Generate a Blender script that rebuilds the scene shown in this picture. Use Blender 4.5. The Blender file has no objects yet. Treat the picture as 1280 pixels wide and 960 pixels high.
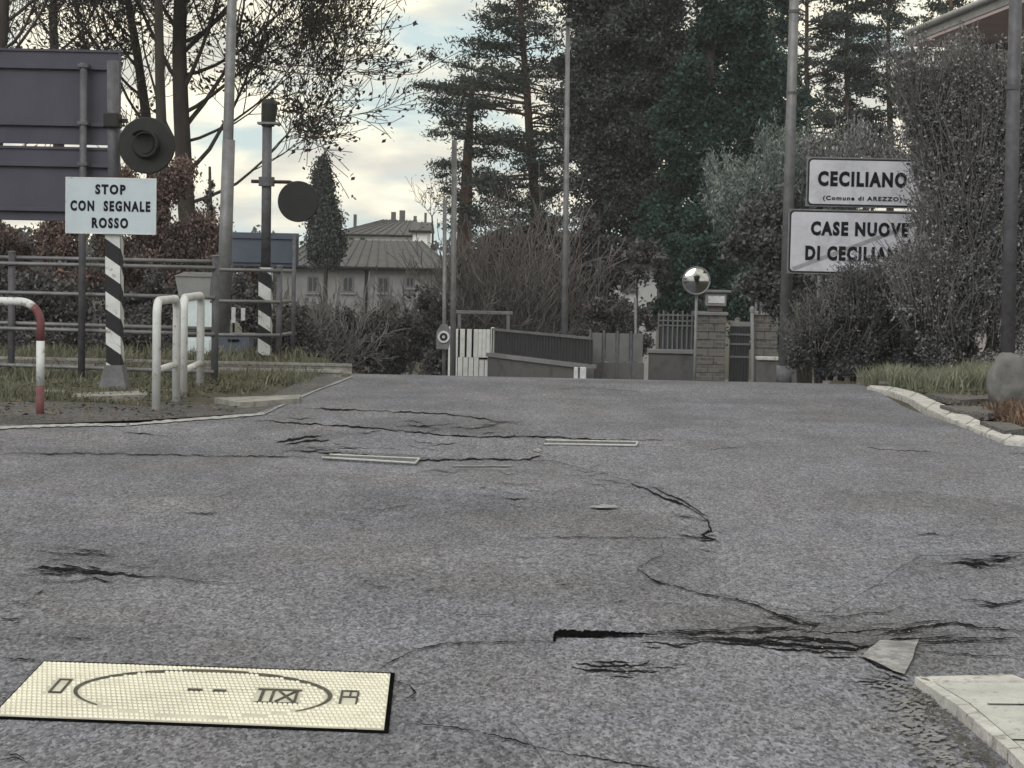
import bpy, bmesh, math, random
import numpy as np
from mathutils import Vector, Matrix, noise
random.seed(7); RS = np.random.RandomState(7)
SC = bpy.context.scene; COL = SC.collection
R_ = math.radians

# ------------------------------------------------------------------ camera
F = 2400.0; EYE = 1.3; ROLL = R_(1.2); PITCH = math.atan(145 / F)
FWD = Vector((0, math.cos(PITCH), -math.sin(PITCH)))
UW = Vector((0, math.sin(PITCH), math.cos(PITCH))); RW = Vector((1, 0, 0))
RIGHT = RW * math.cos(ROLL) + UW * math.sin(ROLL); UP = UW * math.cos(ROLL) - RW * math.sin(ROLL)
CAMP = Vector((0, 0, EYE))
cd = bpy.data.cameras.new('camera'); cam = bpy.data.objects.new('camera', cd); COL.objects.link(cam)
m = Matrix((RIGHT, UP, -FWD)).transposed().to_4x4(); m.translation = CAMP; cam.matrix_world = m
cd.sensor_width = 36; cd.lens = 36 * F / 1280; cd.clip_start = .1; cd.clip_end = 3000
SC.camera = cam
def ray(px, py): return FWD * F + RIGHT * (px - 640) - UP * (py - 480)
def X(px, py, d):
    "world point at distance d (world y) seen at photo pixel"
    r = ray(px, py); return CAMP + r * (d / r.y)
def G(px, py, z=0.0):
    r = ray(px, py); return CAMP + r * ((z - EYE) / r.z)

# ------------------------------------------------------------------ world, sun, exposure
w = bpy.data.worlds.new('World'); SC.world = w; w.use_nodes = True
nt = w.node_tree; nt.nodes.clear(); N = nt.nodes.new; L = nt.links.new
SUN_EL, SUN_AZ = R_(36), R_(205)
sky = N('ShaderNodeTexSky'); sky.sky_type = 'NISHITA'; sky.sun_disc = False
sky.sun_elevation = SUN_EL; sky.sun_rotation = SUN_AZ; sky.air_density = 1.0; sky.dust_density = 1.5
out = N('ShaderNodeOutputWorld'); bg = N('ShaderNodeBackground'); bg.inputs[1].default_value = 0.1
tc = N('ShaderNodeTexCoord'); mp = N('ShaderNodeMapping'); mp.inputs['Scale'].default_value = (1, 1, 3.2)
mp.inputs['Location'].default_value = (2.35, 2.52, .55)
n1 = N('ShaderNodeTexNoise'); n1.inputs['Scale'].default_value = 7.0; n1.inputs['Detail'].default_value = 9; n1.inputs['Roughness'].default_value = .52
n1.inputs['Distortion'].default_value = .35
n2 = N('ShaderNodeTexNoise'); n2.inputs['Scale'].default_value = 12.0; n2.inputs['Detail'].default_value = 6
L(tc.outputs['Generated'], mp.inputs[0]); L(mp.outputs[0], n1.inputs[0]); L(mp.outputs[0], n2.inputs[0])
rmp = N('ShaderNodeValToRGB'); rmp.color_ramp.elements[0].position = .37; rmp.color_ramp.elements[1].position = .47
L(n1.outputs[0], rmp.inputs[0])
cc = N('ShaderNodeValToRGB'); e = cc.color_ramp.elements        # cloud colours (radiance / 0.1)
e[0].position = .40; e[0].color = (5.8, 5.7, 5.1, 1); e[1].position = .6; e[1].color = (9.9, 9.2, 7.2, 1)
L(n2.outputs[0], cc.inputs[0])
# thin high veil over the clear sky keeps it pale
veil = N('ShaderNodeMix'); veil.data_type = 'RGBA'; veil.inputs[0].default_value = .94; veil.inputs[7].default_value = (4.9, 5.9, 5.9, 1)
L(sky.outputs[0], veil.inputs[6])
mx = N('ShaderNodeMix'); mx.data_type = 'RGBA'
L(rmp.outputs[0], mx.inputs[0]); L(veil.outputs[2], mx.inputs[6]); L(cc.outputs[0], mx.inputs[7])
L(mx.outputs[2], bg.inputs[0]); L(bg.outputs[0], out.inputs[0])
sd = bpy.data.lights.new('fill_sun', 'SUN'); sd.energy = 1.4; sd.angle = R_(45); sd.color = (.96, .98, 1)  # added front fill, set behind the camera to brighten facing sides
so = bpy.data.objects.new('fill_sun', sd); COL.objects.link(so)
sdir = Vector((math.sin(SUN_AZ) * math.cos(SUN_EL), math.cos(SUN_AZ) * math.cos(SUN_EL), math.sin(SUN_EL)))
so.rotation_euler = sdir.to_track_quat('Z', 'Y').to_euler()
SC.view_settings.view_transform = 'Standard'; SC.view_settings.look = 'None'
SC.view_settings.exposure = 0.45; SC.view_settings.gamma = 1
SC.render.engine = 'CYCLES'

# ------------------------------------------------------------------ materials
def mat(name, col, col2=None, scale=8, rough=.8, metal=0, bump=0, bscale=None, island=0, detail=6, coords='Object', spec=.3, contrast=(.35, .65), stretch=None, dirt=None, trans=0):
    "principled with two tones of noise; optional per-leaf variation, bump, and a third dirt tone"
    M = bpy.data.materials.new(name); M.use_nodes = True; t = M.node_tree; B = t.nodes['Principled BSDF']
    n = t.nodes.new; l = t.links.new
    B.inputs['Roughness'].default_value = rough; B.inputs['Metallic'].default_value = metal
    B.inputs['Specular IOR Level'].default_value = spec
    c = n('ShaderNodeTexCoord'); src = c.outputs[coords]
    if stretch:
        q = n('ShaderNodeMapping'); q.inputs['Scale'].default_value = stretch; l(src, q.inputs[0]); src = q.outputs[0]
    if col2 is None: col2 = tuple(v * .75 for v in col)
    tx = n('ShaderNodeTexNoise'); tx.inputs['Scale'].default_value = scale; tx.inputs['Detail'].default_value = detail; tx.inputs['Roughness'].default_value = .65
    l(src, tx.inputs[0])
    r = n('ShaderNodeValToRGB'); r.color_ramp.elements[0].position, r.color_ramp.elements[1].position = contrast
    r.color_ramp.elements[0].color = (*col2, 1); r.color_ramp.elements[1].color = (*col, 1)
    l(tx.outputs[0], r.inputs[0]); last = r.outputs[0]
    if island:
        g = n('ShaderNodeNewGeometry'); mr = n('ShaderNodeMapRange'); mr.inputs[3].default_value = 1 - island; mr.inputs[4].default_value = 1 + island
        l(g.outputs['Random Per Island'], mr.inputs[0]); mm = n('ShaderNodeVectorMath'); mm.operation = 'SCALE'
        l(last, mm.inputs[0]); l(mr.outputs[0], mm.inputs[3]); last = mm.outputs[0]
    if dirt:
        dcol, dscale, lo, hi = dirt
        d = n('ShaderNodeTexNoise'); d.inputs['Scale'].default_value = dscale; d.inputs['Detail'].default_value = 8; d.inputs['Roughness'].default_value = .7
        l(c.outputs[coords], d.inputs[0]); dr = n('ShaderNodeMapRange'); dr.inputs[1].default_value = lo; dr.inputs[2].default_value = hi
        l(d.outputs[0], dr.inputs[0]); mi = n('ShaderNodeMix'); mi.data_type = 'RGBA'; l(dr.outputs[0], mi.inputs[0]); l(last, mi.inputs[6]); mi.inputs[7].default_value = (*dcol, 1)
        last = mi.outputs[2]
    l(last, B.inputs['Base Color'])
    if bump:
        b2 = n('ShaderNodeTexNoise'); b2.inputs['Scale'].default_value = bscale or scale * 4; b2.inputs['Detail'].default_value = 5
        l(src, b2.inputs[0]); bn = n('ShaderNodeBump'); bn.inputs['Strength'].default_value = bump; bn.inputs['Distance'].default_value = .02
        l(b2.outputs[0], bn.inputs['Height']); l(bn.outputs[0], B.inputs['Normal'])
    if trans:
        T = n('ShaderNodeBsdfTranslucent'); l(last, T.inputs[0]); ms = n('ShaderNodeMixShader'); ms.inputs[0].default_value = trans
        l(B.outputs[0], ms.inputs[1]); l(T.outputs[0], ms.inputs[2]); l(ms.outputs[0], t.nodes['Material Output'].inputs[0])
    return M

def asphalt(name, base, tint=(1, 1, 1), patch=.3):
    M = bpy.data.materials.new(name); M.use_nodes = True; t = M.node_tree; B = t.nodes['Principled BSDF']; n = t.nodes.new; l = t.links.new
    B.inputs['Roughness'].default_value = .85; B.inputs['Specular IOR Level'].default_value = .25
    c = n('ShaderNodeTexCoord'); P = c.outputs['Object']
    def nz(s, d=4, r=.6, st=None):
        x = n('ShaderNodeTexNoise'); x.inputs['Scale'].default_value = s; x.inputs['Detail'].default_value = d; x.inputs['Roughness'].default_value = r
        if st:
            q = n('ShaderNodeMapping'); q.inputs['Scale'].default_value = st; l(P, q.inputs[0]); l(q.outputs[0], x.inputs[0])
        else: l(P, x.inputs[0])
        return x.outputs[0]
    def mr(i, a, b, lo, hi):
        x = n('ShaderNodeMapRange'); x.inputs[1].default_value = a; x.inputs[2].default_value = b; x.inputs[3].default_value = lo; x.inputs[4].default_value = hi; l(i, x.inputs[0]); return x.outputs[0]
    def mul(a, b):
        x = n('ShaderNodeMath'); x.operation = 'MULTIPLY'; l(a, x.inputs[0]); l(b, x.inputs[1]); return x.outputs[0]
    v = n('ShaderNodeTexVoronoi'); v.inputs['Scale'].default_value = 125; q0 = n('ShaderNodeMapping'); q0.inputs['Scale'].default_value = (1, .38, 1); l(P, q0.inputs[0]); l(q0.outputs[0], v.inputs[0])
    sp = n('ShaderNodeSeparateColor'); l(v.outputs['Color'], sp.inputs[0])
    grain = mr(sp.outputs[0], 0, 1, .45, 1.55)
    v2 = n('ShaderNodeTexVoronoi'); v2.inputs['Scale'].default_value = 42
    q = n('ShaderNodeMapping'); q.inputs['Scale'].default_value = (1, .45, 1); l(P, q.inputs[0]); l(q.outputs[0], v2.inputs[0])
    sp2 = n('ShaderNodeSeparateColor'); l(v2.outputs['Color'], sp2.inputs[0])
    g2 = mr(sp2.outputs[0], 0, 1, .86, 1.14)
    big = mr(nz(.55, 6), .3, .7, 1 - patch, 1 + patch)
    mid = mr(nz(2.4, 8, .7, (1, .35, 1)), .3, .7, .78, 1.16)
    fine = mr(nz(45, 3, .7, (1, .4, 1)), .3, .7, .8, 1.2)
    pits = mr(nz(60, 2, .5, (1, .4, 1)), .30, .40, .4, 1)
    stains = mr(nz(1.1, 9, .75, (1, .5, 1)), .60, .74, 1, .62)
    f = mul(mul(mul(grain, g2), mul(big, mid)), mul(mul(fine, pits), stains))
    vm = n('ShaderNodeVectorMath'); vm.operation = 'SCALE'
    hue = n('ShaderNodeMix'); hue.data_type = 'RGBA'; l(mr(nz(.8, 3), .35, .65, 0, 1), hue.inputs[0])
    hue.inputs[6].default_value = (base * 1.0 * tint[0], base * 1.0 * tint[1], base * 1.13 * tint[2], 1); hue.inputs[7].default_value = (base * 1.03 * tint[0], base * 1.0 * tint[1], base * 1.06 * tint[2], 1)
    l(hue.outputs[2], vm.inputs[0]); l(f, vm.inputs[3]); l(vm.outputs[0], B.inputs['Base Color'])
    bn = n('ShaderNodeBump'); bn.inputs['Strength'].default_value = .75; bn.inputs['Distance'].default_value = .012
    l(mul(fine, grain), bn.inputs['Height']); l(bn.outputs[0], B.inputs['Normal'])
    return M

M = dict(
 road=asphalt('worn_asphalt', .150, (.965, .985, 1.05)), patch=asphalt('patch_asphalt', .166, (.965, .985, 1.05), patch=.1), patch_dark=asphalt('dark_patch_asphalt', .105, (.965, .985, 1.05), patch=.1),
 path=asphalt('old_asphalt_footway', .09, (1.03, 1, .94), .3),
 earth=mat('verge_earth', (.085, .08, .06), (.045, .042, .035), 3, .95, bump=.5, bscale=30),
 crack=mat('crack_dark', (.022, .021, .022), (.008, .008, .009), 40, 1, spec=0),  # cracks are flat ribbons; the shade of their recess is in this colour
 hole=mat('gap_shadow', (.006, .006, .006), None, 30, 1, spec=0),  # near-black colour stands for the shade inside gaps and slots
 paint_old=mat('worn_white_paint', (.30, .30, .31), (.14, .14, .15), 9, .7, bump=.3, contrast=(.4, .55), dirt=((.15, .15, .16), 28, .5, .6)),
 edge_paint=mat('edge_line_paint', (.36, .36, .365), (.19, .19, .2), 14, .8, contrast=(.4, .55)), old_slab=mat('old_grey_concrete', (.30, .295, .28), (.19, .185, .175), 6, .9, bump=.5, bscale=30, dirt=((.10, .10, .08), 9, .5, .7)),
 paint_ghost=mat('ghost_white_paint', (.24, .24, .255), (.16, .16, .172), 22, .8, contrast=(.52, .6), bump=.3, bscale=60),
 kerb=mat('kerb_concrete', (.52, .51, .50), (.36, .355, .35), 7, .8, bump=.5, bscale=40, dirt=((.13, .12, .11), 12, .52, .66)),
 slab=mat('pale_concrete', (.46, .465, .45), (.34, .345, .335), 5, .85, bump=.4, bscale=45, dirt=((.16, .16, .15), 30, .58, .66)),
 cover=mat('cream_cover', (.56, .54, .46), (.43, .415, .36), 6, .65, bump=.15, dirt=((.30, .30, .25), 5, .56, .8)),
 groove=mat('dark_groove', (.09, .085, .07), (.03, .028, .025), 40, .9, contrast=(.35, .6)),  # dark strips laid on the cover for its groove and marks
 cover_rib=mat('cream_cover_ribs', (.74, .715, .61), (.60, .58, .49), 9, .6, dirt=((.3, .3, .25), 8, .6, .8)),
 steel=mat('galvanised_steel', (.19, .19, .20), (.12, .12, .13), 6, .55, .35, bump=.05),
 steel_dark=mat('weathered_steel', (.11, .11, .125), (.065, .065, .075), 9, .6, .2, dirt=((.07, .055, .05), 4, .6, .75)),
 rail=mat('rail_steel', (.36, .35, .34), (.20, .19, .18), 12, .4, .5), sleeper=mat('sleeper_concrete', (.22, .21, .2), None, 5, .9, bump=.3),
 ballast=mat('ballast', (.15, .14, .13), (.07, .065, .06), 30, .95, bump=1, bscale=30),
 white=mat('white_painted_metal', (.56, .57, .58), (.43, .44, .45), 5, .5, dirt=((.22, .19, .17), 16, .56, .66)),
 white_flat=mat('sign_white', (.44, .50, .55), (.39, .445, .49), 4, .5, dirt=((.34, .36, .38), 3, .6, .8)),
 town_white=mat('town_sign_white', (.50, .50, .55), (.41, .41, .46), 3, .5, dirt=((.24, .24, .26), 2.5, .5, .8)),
 black=mat('black_paint', (.012, .012, .016), None, 8, .5), ink=mat('black_lettering', (.01, .01, .014), None, 8, .6, spec=.1),
 bar=mat('faded_bar', (.20, .19, .20), (.29, .28, .30), 14, .7),
 red=mat('faded_red_paint', (.17, .06, .065), (.10, .038, .042), 7, .55, dirt=((.3, .26, .25), 9, .62, .7)),
 panel_back=mat('grey_sign_back', (.062, .060, .082), (.045, .044, .062), 1.6, .6, .1, dirt=((.05, .048, .055), 4, .55, .8)),
 panel_blue=mat('blue_grey_sign_back', (.085, .10, .135), (.07, .08, .11), 3, .6, .1),
 lampblack=mat('signal_black', (.016, .016, .016), (.010, .010, .010), 7, .6), lens=mat('signal_lens', (.05, .012, .01), None, 9, .3, spec=.6),
 concrete_dark=mat('grey_foundation', (.16, .155, .17), (.10, .10, .11), 6, .9, bump=.4, bscale=30),
 cab=mat('pale_blue_cabinet', (.62, .69, .71), (.52, .59, .61), 4, .5, dirt=((.2, .22, .23), 5, .58, .8)), cab_grey=mat('grey_cabinet', (.27, .27, .275), (.22, .22, .225), 5, .6),
 bark=mat('dark_bark', (.05, .042, .038), (.028, .024, .022), 6, .95, bump=.6, bscale=30, stretch=(1, 1, .25)),
 bark_pine=mat('pine_bark', (.10, .055, .04), (.045, .03, .025), 4, .95, bump=.5, bscale=20, stretch=(1, 1, .3)),
 twig=mat('grey_twigs', (.19, .18, .18), (.10, .095, .095), 2, .95, island=.3), twig_br=mat('brown_twigs', (0.21, 0.185, 0.185), (0.11, 0.1, 0.1), 1.2, .95, island=.35),
 leaf_dead=mat('withered_leaf', (.055, .04, .028), (.03, .024, .018), 3, .9, island=.3),
 pine=mat('pine_needles', (0.05, 0.06, 0.054), (0.024, 0.032, 0.029), 1.2, .9, island=.4, trans=.2),
 dense_br=mat('dusky_conifer', (0.098, 0.105, 0.102), (0.034, 0.038, 0.038), .9, .9, trans=.3, island=.8), dense_gr=mat('green_conifer', (0.052, 0.092, 0.078), (0.02, 0.037, 0.033), 1.1, .9, trans=.3, island=.8),
 cypress=mat('grey_cypress', (.085, .095, .09), (.04, .046, .045), 1.1, .9, island=.8, trans=.2),
 willow=mat('silvery_leaf', (.25, .29, .275), (.10, .125, .12), 1.6, .8, trans=.3, island=.4), hedge=mat('grey_green_hedge', (0.26, 0.262, 0.27), (0.09, 0.092, 0.1), 1.4, .85, trans=.3, island=.8),
 bramble=mat('bramble_leaf', (0.14, 0.142, 0.145), (0.048, 0.05, 0.053), 2, .85, trans=.3, island=.6), redhedge=mat('russet_hedge', (0.2, 0.135, 0.12), (0.085, 0.067, 0.065), 1.5, .9, trans=.3, island=.8, stretch=(1, 1, .35)),
 brush=mat('dark_brush', (0.115, 0.11, 0.115), (0.042, 0.041, 0.045), 1.3, .9, trans=.3, island=.8), farwood=mat('far_wood', (0.1, 0.105, 0.11), (0.055, 0.06, 0.065), .3, .95, trans=.3, island=.4),
 grass=mat('dry_verge_grass', (0.19, 0.19, 0.135), (0.1, 0.1, 0.075), 2.5, .9, trans=.3, island=.4), grass_pale=mat('pale_tall_grass', (0.25, 0.255, 0.19), (0.13, 0.14, 0.1), 2, .9, trans=.3, island=.4), weed=mat('brown_weed', (.17, .105, .075), (.08, .055, .042), 5, .9, island=.4),
 litter=mat('fallen_leaves', (.11, .075, .05), (.05, .04, .03), 7, .9, island=.8),
 stone=mat('boulder_stone', (.17, .168, .168), (.08, .08, .082), 3.5, .9, bump=.8, bscale=9),
 house=mat('grey_render', (.22, .218, .225), (.14, .14, .145), .8, .9, dirt=((.15, .15, .15), .7, .55, .8)), roof=mat('old_roof_tiles', (.105, .10, .105), (.07, .068, .072), 3, .9),
 pink=mat('pinkish_render', (.42, .36, .365), (.36, .32, .33), 1.2, .9), soffit=mat('pink_soffit', (.58, .47, .47), (.50, .43, .44), 1.3, .9), fascia=mat('grey_fascia', (.42, .42, .43), None, 3, .6),
 cream=mat('cream_render', (.8, .8, .79), (.66, .66, .66), 1.5, .9), glass=mat('dark_glass', (.03, .033, .04), None, 3, .15, spec=.6),
 gate=mat('pale_gate_paint', (.66, .66, .65), (.5, .5, .5), 4, .6), rough_wall=mat('stained_render', (.12, .117, .118), (.065, .063, .064), 3, .9, bump=.4, bscale=25, dirt=((.07, .065, .06), 3, .5, .7)),
 dark_metal=mat('dark_iron', (.04, .04, .045), None, 8, .6, .2), fence_green=mat('dark_mesh_fence', (.05, .052, .055), (.035, .036, .04), 3, .8),
 glaze=mat('mirror_glass', (.52, .53, .54), None, 3, .07, 1.0), silver_panel=mat('grey_metal_panel', (.13, .13, .135), (.09, .09, .095), 2, .6),
)
def brickmat(name, c1, c2, mortar, sc):
    Mx = bpy.data.materials.new(name); Mx.use_nodes = True; t = Mx.node_tree; B = t.nodes['Principled BSDF']; B.inputs['Roughness'].default_value = .9
    c = t.nodes.new('ShaderNodeTexCoord'); q = t.nodes.new('ShaderNodeMapping'); q.inputs['Rotation'].default_value = (R_(90), 0, 0); b = t.nodes.new('ShaderNodeTexBrick')
    b.inputs['Scale'].default_value = sc; b.inputs['Color1'].default_value = (*c1, 1); b.inputs['Color2'].default_value = (*c2, 1); b.inputs['Mortar'].default_value = (*mortar, 1); b.inputs['Mortar Size'].default_value = .03
    t.links.new(c.outputs['Object'], q.inputs[0]); t.links.new(q.outputs[0], b.inputs[0]); t.links.new(b.outputs[0], B.inputs['Base Color'])
    return Mx
M['brick'] = brickmat('grey_brick', (.13, .115, .11), (.07, .062, .06), (.13, .128, .126), 3.2)

# ------------------------------------------------------------------ mesh helpers
def tag(o, label=None, cat=None, group=None, kind=None):
    if label: o['label'] = label
    if cat: o['category'] = cat
    if group: o['group'] = group
    if kind: o['kind'] = kind
    return o
def thing(name, loc, label, cat, group=None):
    o = bpy.data.objects.new(name, None); o.empty_display_size = .2; COL.objects.link(o); o.location = loc
    return tag(o, label, cat, group)
def rootloc(p):
    while p is not None and p.parent is not None: p = p.parent
    return Vector(p.location) if p is not None else Vector()
class MB:
    def __init__(s): s.v = []; s.f = []
    def add(s, vs, fs):
        b = len(s.v); s.v += [tuple(v) for v in vs]; s.f += [tuple(i + b for i in f) for f in fs]; return s
    def box(s, a, b, ch=0.0):
        "axis aligned box from a to b, edges chamfered by ch"
        a = Vector(a); b = Vector(b); a, b = Vector(map(min, a, b)), Vector(map(max, a, b))
        if ch <= 0:
            vs = [(x, y, z) for x in (a.x, b.x) for y in (a.y, b.y) for z in (a.z, b.z)]
            return s.add(vs, [(0, 1, 3, 2), (4, 6, 7, 5), (0, 4, 5, 1), (2, 3, 7, 6), (0, 2, 6, 4), (1, 5, 7, 3)])
        bm = bmesh.new(); bmesh.ops.create_cube(bm, size=1)
        for v in bm.verts: v.co = Vector(((a.x + b.x) / 2 + v.co.x * (b.x - a.x), (a.y + b.y) / 2 + v.co.y * (b.y - a.y), (a.z + b.z) / 2 + v.co.z * (b.z - a.z)))
        bmesh.ops.bevel(bm, geom=bm.edges[:], offset=ch, segments=1, affect='EDGES')
        s.bm(bm); return s
    def bm(s, bm):
        bm.verts.index_update(); s.add([v.co.copy() for v in bm.verts], [[v.index for v in f.verts] for f in bm.faces]); bm.free(); return s
    def tube(s, pts, r, n=10, cap=True):
        pts = [Vector(p) for p in pts]; rs = r if isinstance(r, (list, tuple)) else [r] * len(pts)
        b = len(s.v); u = None
        for i, p in enumerate(pts):
            d = (pts[min(i + 1, len(pts) - 1)] - pts[max(i - 1, 0)]).normalized()
            if u is None: u = d.orthogonal().normalized()
            else:
                u = (u - d * u.dot(d)); u = u.normalized() if u.length > 1e-6 else d.orthogonal().normalized()
            w_ = d.cross(u)
            for k in range(n):
                a = 2 * math.pi * k / n; s.v.append(tuple(p + (u * math.cos(a) + w_ * math.sin(a)) * rs[i]))
        for i in range(len(pts) - 1):
            for k in range(n):
                s.f.append((b + i * n + k, b + i * n + (k + 1) % n, b + (i + 1) * n + (k + 1) % n, b + (i + 1) * n + k))
        if cap: s.f.append(tuple(b + k for k in range(n))[::-1]); s.f.append(tuple(b + (len(pts) - 1) * n + k for k in range(n)))
        return s
    def prism(s, poly, vec):
        "polygon (3-D points) extruded by vec"
        n = len(poly); vec = Vector(vec); P = [Vector(p) for p in poly]
        return s.add(P + [p + vec for p in P], [tuple(range(n))[::-1], tuple(range(n, 2 * n))] + [(i, (i + 1) % n, n + (i + 1) % n, n + i) for i in range(n)])
    def disc(s, c, r, y0, y1, n=32, r2=None):
        "disc facing -y"
        c = Vector(c); r2 = r if r2 is None else r2
        a = [(c.x + r * math.cos(2 * math.pi * k / n), y0, c.z + r * math.sin(2 * math.pi * k / n)) for k in range(n)]
        b = [(c.x + r2 * math.cos(2 * math.pi * k / n), y1, c.z + r2 * math.sin(2 * math.pi * k / n)) for k in range(n)]
        return s.add(a + b, [tuple(range(n)), tuple(range(n, 2 * n))[::-1]] + [(i, n + i, n + (i + 1) % n, (i + 1) % n) for i in range(n)])
def obj(name, mb, mt, parent=None, loc=None, smooth=False):
    rl = rootloc(parent) if parent is not None else Vector(loc or (0, 0, 0))
    if isinstance(mb, MB):
        me = bpy.data.meshes.new(name); me.from_pydata([(v[0] - rl.x, v[1] - rl.y, v[2] - rl.z) for v in mb.v], [], mb.f)
        bm = bmesh.new(); bm.from_mesh(me); bmesh.ops.recalc_face_normals(bm, faces=bm.faces[:]) if len(bm.faces) < 60000 else None; bm.to_mesh(me); bm.free()
    else:
        V, Fc = mb; V = np.asarray(V, np.float32) - np.array(rl, np.float32); Fc = np.asarray(Fc, np.int32); k = Fc.shape[1]
        me = bpy.data.meshes.new(name); me.vertices.add(len(V)); me.vertices.foreach_set('co', V.ravel())
        me.loops.add(Fc.size); me.loops.foreach_set('vertex_index', Fc.ravel()); me.polygons.add(len(Fc))
        me.polygons.foreach_set('loop_start', np.arange(0, Fc.size, k, dtype=np.int32)); me.polygons.foreach_set('loop_total', np.full(len(Fc), k, np.int32))
        me.update(calc_edges=True)
    me.materials.append(M[mt] if isinstance(mt, str) else mt)
    if smooth: me.polygons.foreach_set('use_smooth', [True] * len(me.polygons))
    o = bpy.data.objects.new(name, me); COL.objects.link(o)
    if parent is not None: o.parent = parent
    else: o.location = rl
    return o
def copy_tree(o, parent=None, loc=None):
    c = o.copy(); COL.objects.link(c); c.parent = parent
    if loc is not None: c.location = loc
    for ch in list(o.children): copy_tree(ch, c)
    return c
def lettering(txt, box, y, parent, name='lettering', mt='ink', bold=.02, lean=None, space=1.0, depth=.003):
    "text fitted into box (x0, z0, x1, z1) at depth y, facing -y; lean(x, z) shifts z"
    cu = bpy.data.curves.new('text', 'FONT'); cu.body = txt; cu.size = 1; cu.offset = bold; cu.extrude = .001; cu.space_character = space; cu.resolution_u = 3
    t = bpy.data.objects.new('text', cu); COL.objects.link(t); dg = bpy.context.evaluated_depsgraph_get(); dg.update()
    me = bpy.data.meshes.new_from_object(t.evaluated_get(dg)); bpy.data.objects.remove(t)
    V = np.array([v.co[:] for v in me.vertices]); lo = V.min(0); hi = V.max(0)
    x0, z0, x1, z1 = box
    mb = MB(); vs = []
    for v in V:
        x = x0 + (v[0] - lo[0]) / (hi[0] - lo[0]) * (x1 - x0); z = z0 + (v[1] - lo[1]) / (hi[1] - lo[1]) * (z1 - z0)
        if lean: z += lean(x)
        vs.append((x, y - (depth if v[2] > 0 else 0), z))
    mb.add(vs, [tuple(p.vertices) for p in me.polygons]); bpy.data.meshes.remove(me)
    return obj(name, mb, mt, parent)

# ------------------------------------------------------------------ ground shape
def sm(a, b, x): t = min(1, max(0, (x - a) / (b - a))); return t * t * (3 - 2 * t)
def wig(x, y, s, k=0): return noise.noise(Vector((x * s, y * s, k)))
def xL(y):
    p = [(-40, -45), (14.1, -45), (14.45, -12), (14.75, -3.95), (15.3, -2.95), (16.3, -2.35), (18.2, -2.12), (22.4, -1.88), (40, -1.9), (44, -30), (60, -30)]
    return np.interp(y, *zip(*p))
def xR(y):
    p = [(-40, 45), (15.15, 45), (15.3, 6.5), (15.5, 4.05), (17, 3.9), (19.2, 3.92), (22.4, 4.15), (40, 4.2), (44, 45), (60, 45)]
    return np.interp(y, *zip(*p))
def H(x, y):
    inside = sm(xL(y) - .9, xL(y) - .1, x) * (1 - sm(xR(y) + .1, xR(y) + .9, x))
    fall = sm(22.3, 37, y) * inside + sm(26.5, 40, y) * (1 - inside)
    z = -1.95 * fall - .35 * sm(40, 120, y)
    z += .018 * wig(x, y, .35) * (1 - sm(21, 23, y)) - .02 * math.exp(-((y - 13.3) / .9) ** 2) * inside
    z += (1 - inside) * (.03 + .05 * (wig(x, y, .9, 3) + .3 * wig(x, y, 3, 5)) * (1 - .8 * sm(22, 22.4, y) * (1 - sm(25, 26, y)))) * sm(13.8, 15.5, y)
    return z
def sheet(name, xs, ys, mt, dz, fx=None, kind='structure'):
    V = []; Fc = []
    for y in ys:
        for x in xs:
            X_ = fx(x, y) if fx else x
            V.append((X_, y, H(X_, y) + dz))
    n = len(xs)
    for j in range(len(ys) - 1):
        for i in range(n - 1):
            Fc.append((j * n + i, j * n + i + 1, (j + 1) * n + i + 1, (j + 1) * n + i))
    return tag(obj(name, (V, Fc), mt, smooth=True), kind=kind)
far = [60, 75, 100, 140, 200, 300, 450]
xs = [-450, -300, -150, -80, -45] + list(np.arange(-30, -6, 1.5)) + list(np.arange(-6, 8, .25)) + list(np.arange(8, 30, 1.5)) + [45, 80, 150, 300, 450]
ys = [-450, -200, -60, -20, -5, 5, 10] + list(np.arange(13, 27, .25)) + list(np.arange(27, 45, 1.5)) + far
sheet('ground', xs, ys, 'earth', -.03)
def fx(t, y):
    a, b = xL(y), xR(y)
    c0, c1 = max(a, -5.5), min(b, 6.5)
    if t < 0: return a + (c0 - a) * (t + 1)
    if t > 1: return c1 + (b - c1) * (t - 1)
    return c0 + (c1 - c0) * t
road = sheet('road', [-1, -.6, -.3] + list(np.linspace(0, 1, 60)) + [1.3, 1.6, 2], [-40, -20, -5, 0] + list(np.arange(2, 24, .14)) + list(np.arange(24, 60, .8)), 'road', .004, fx)

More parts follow.
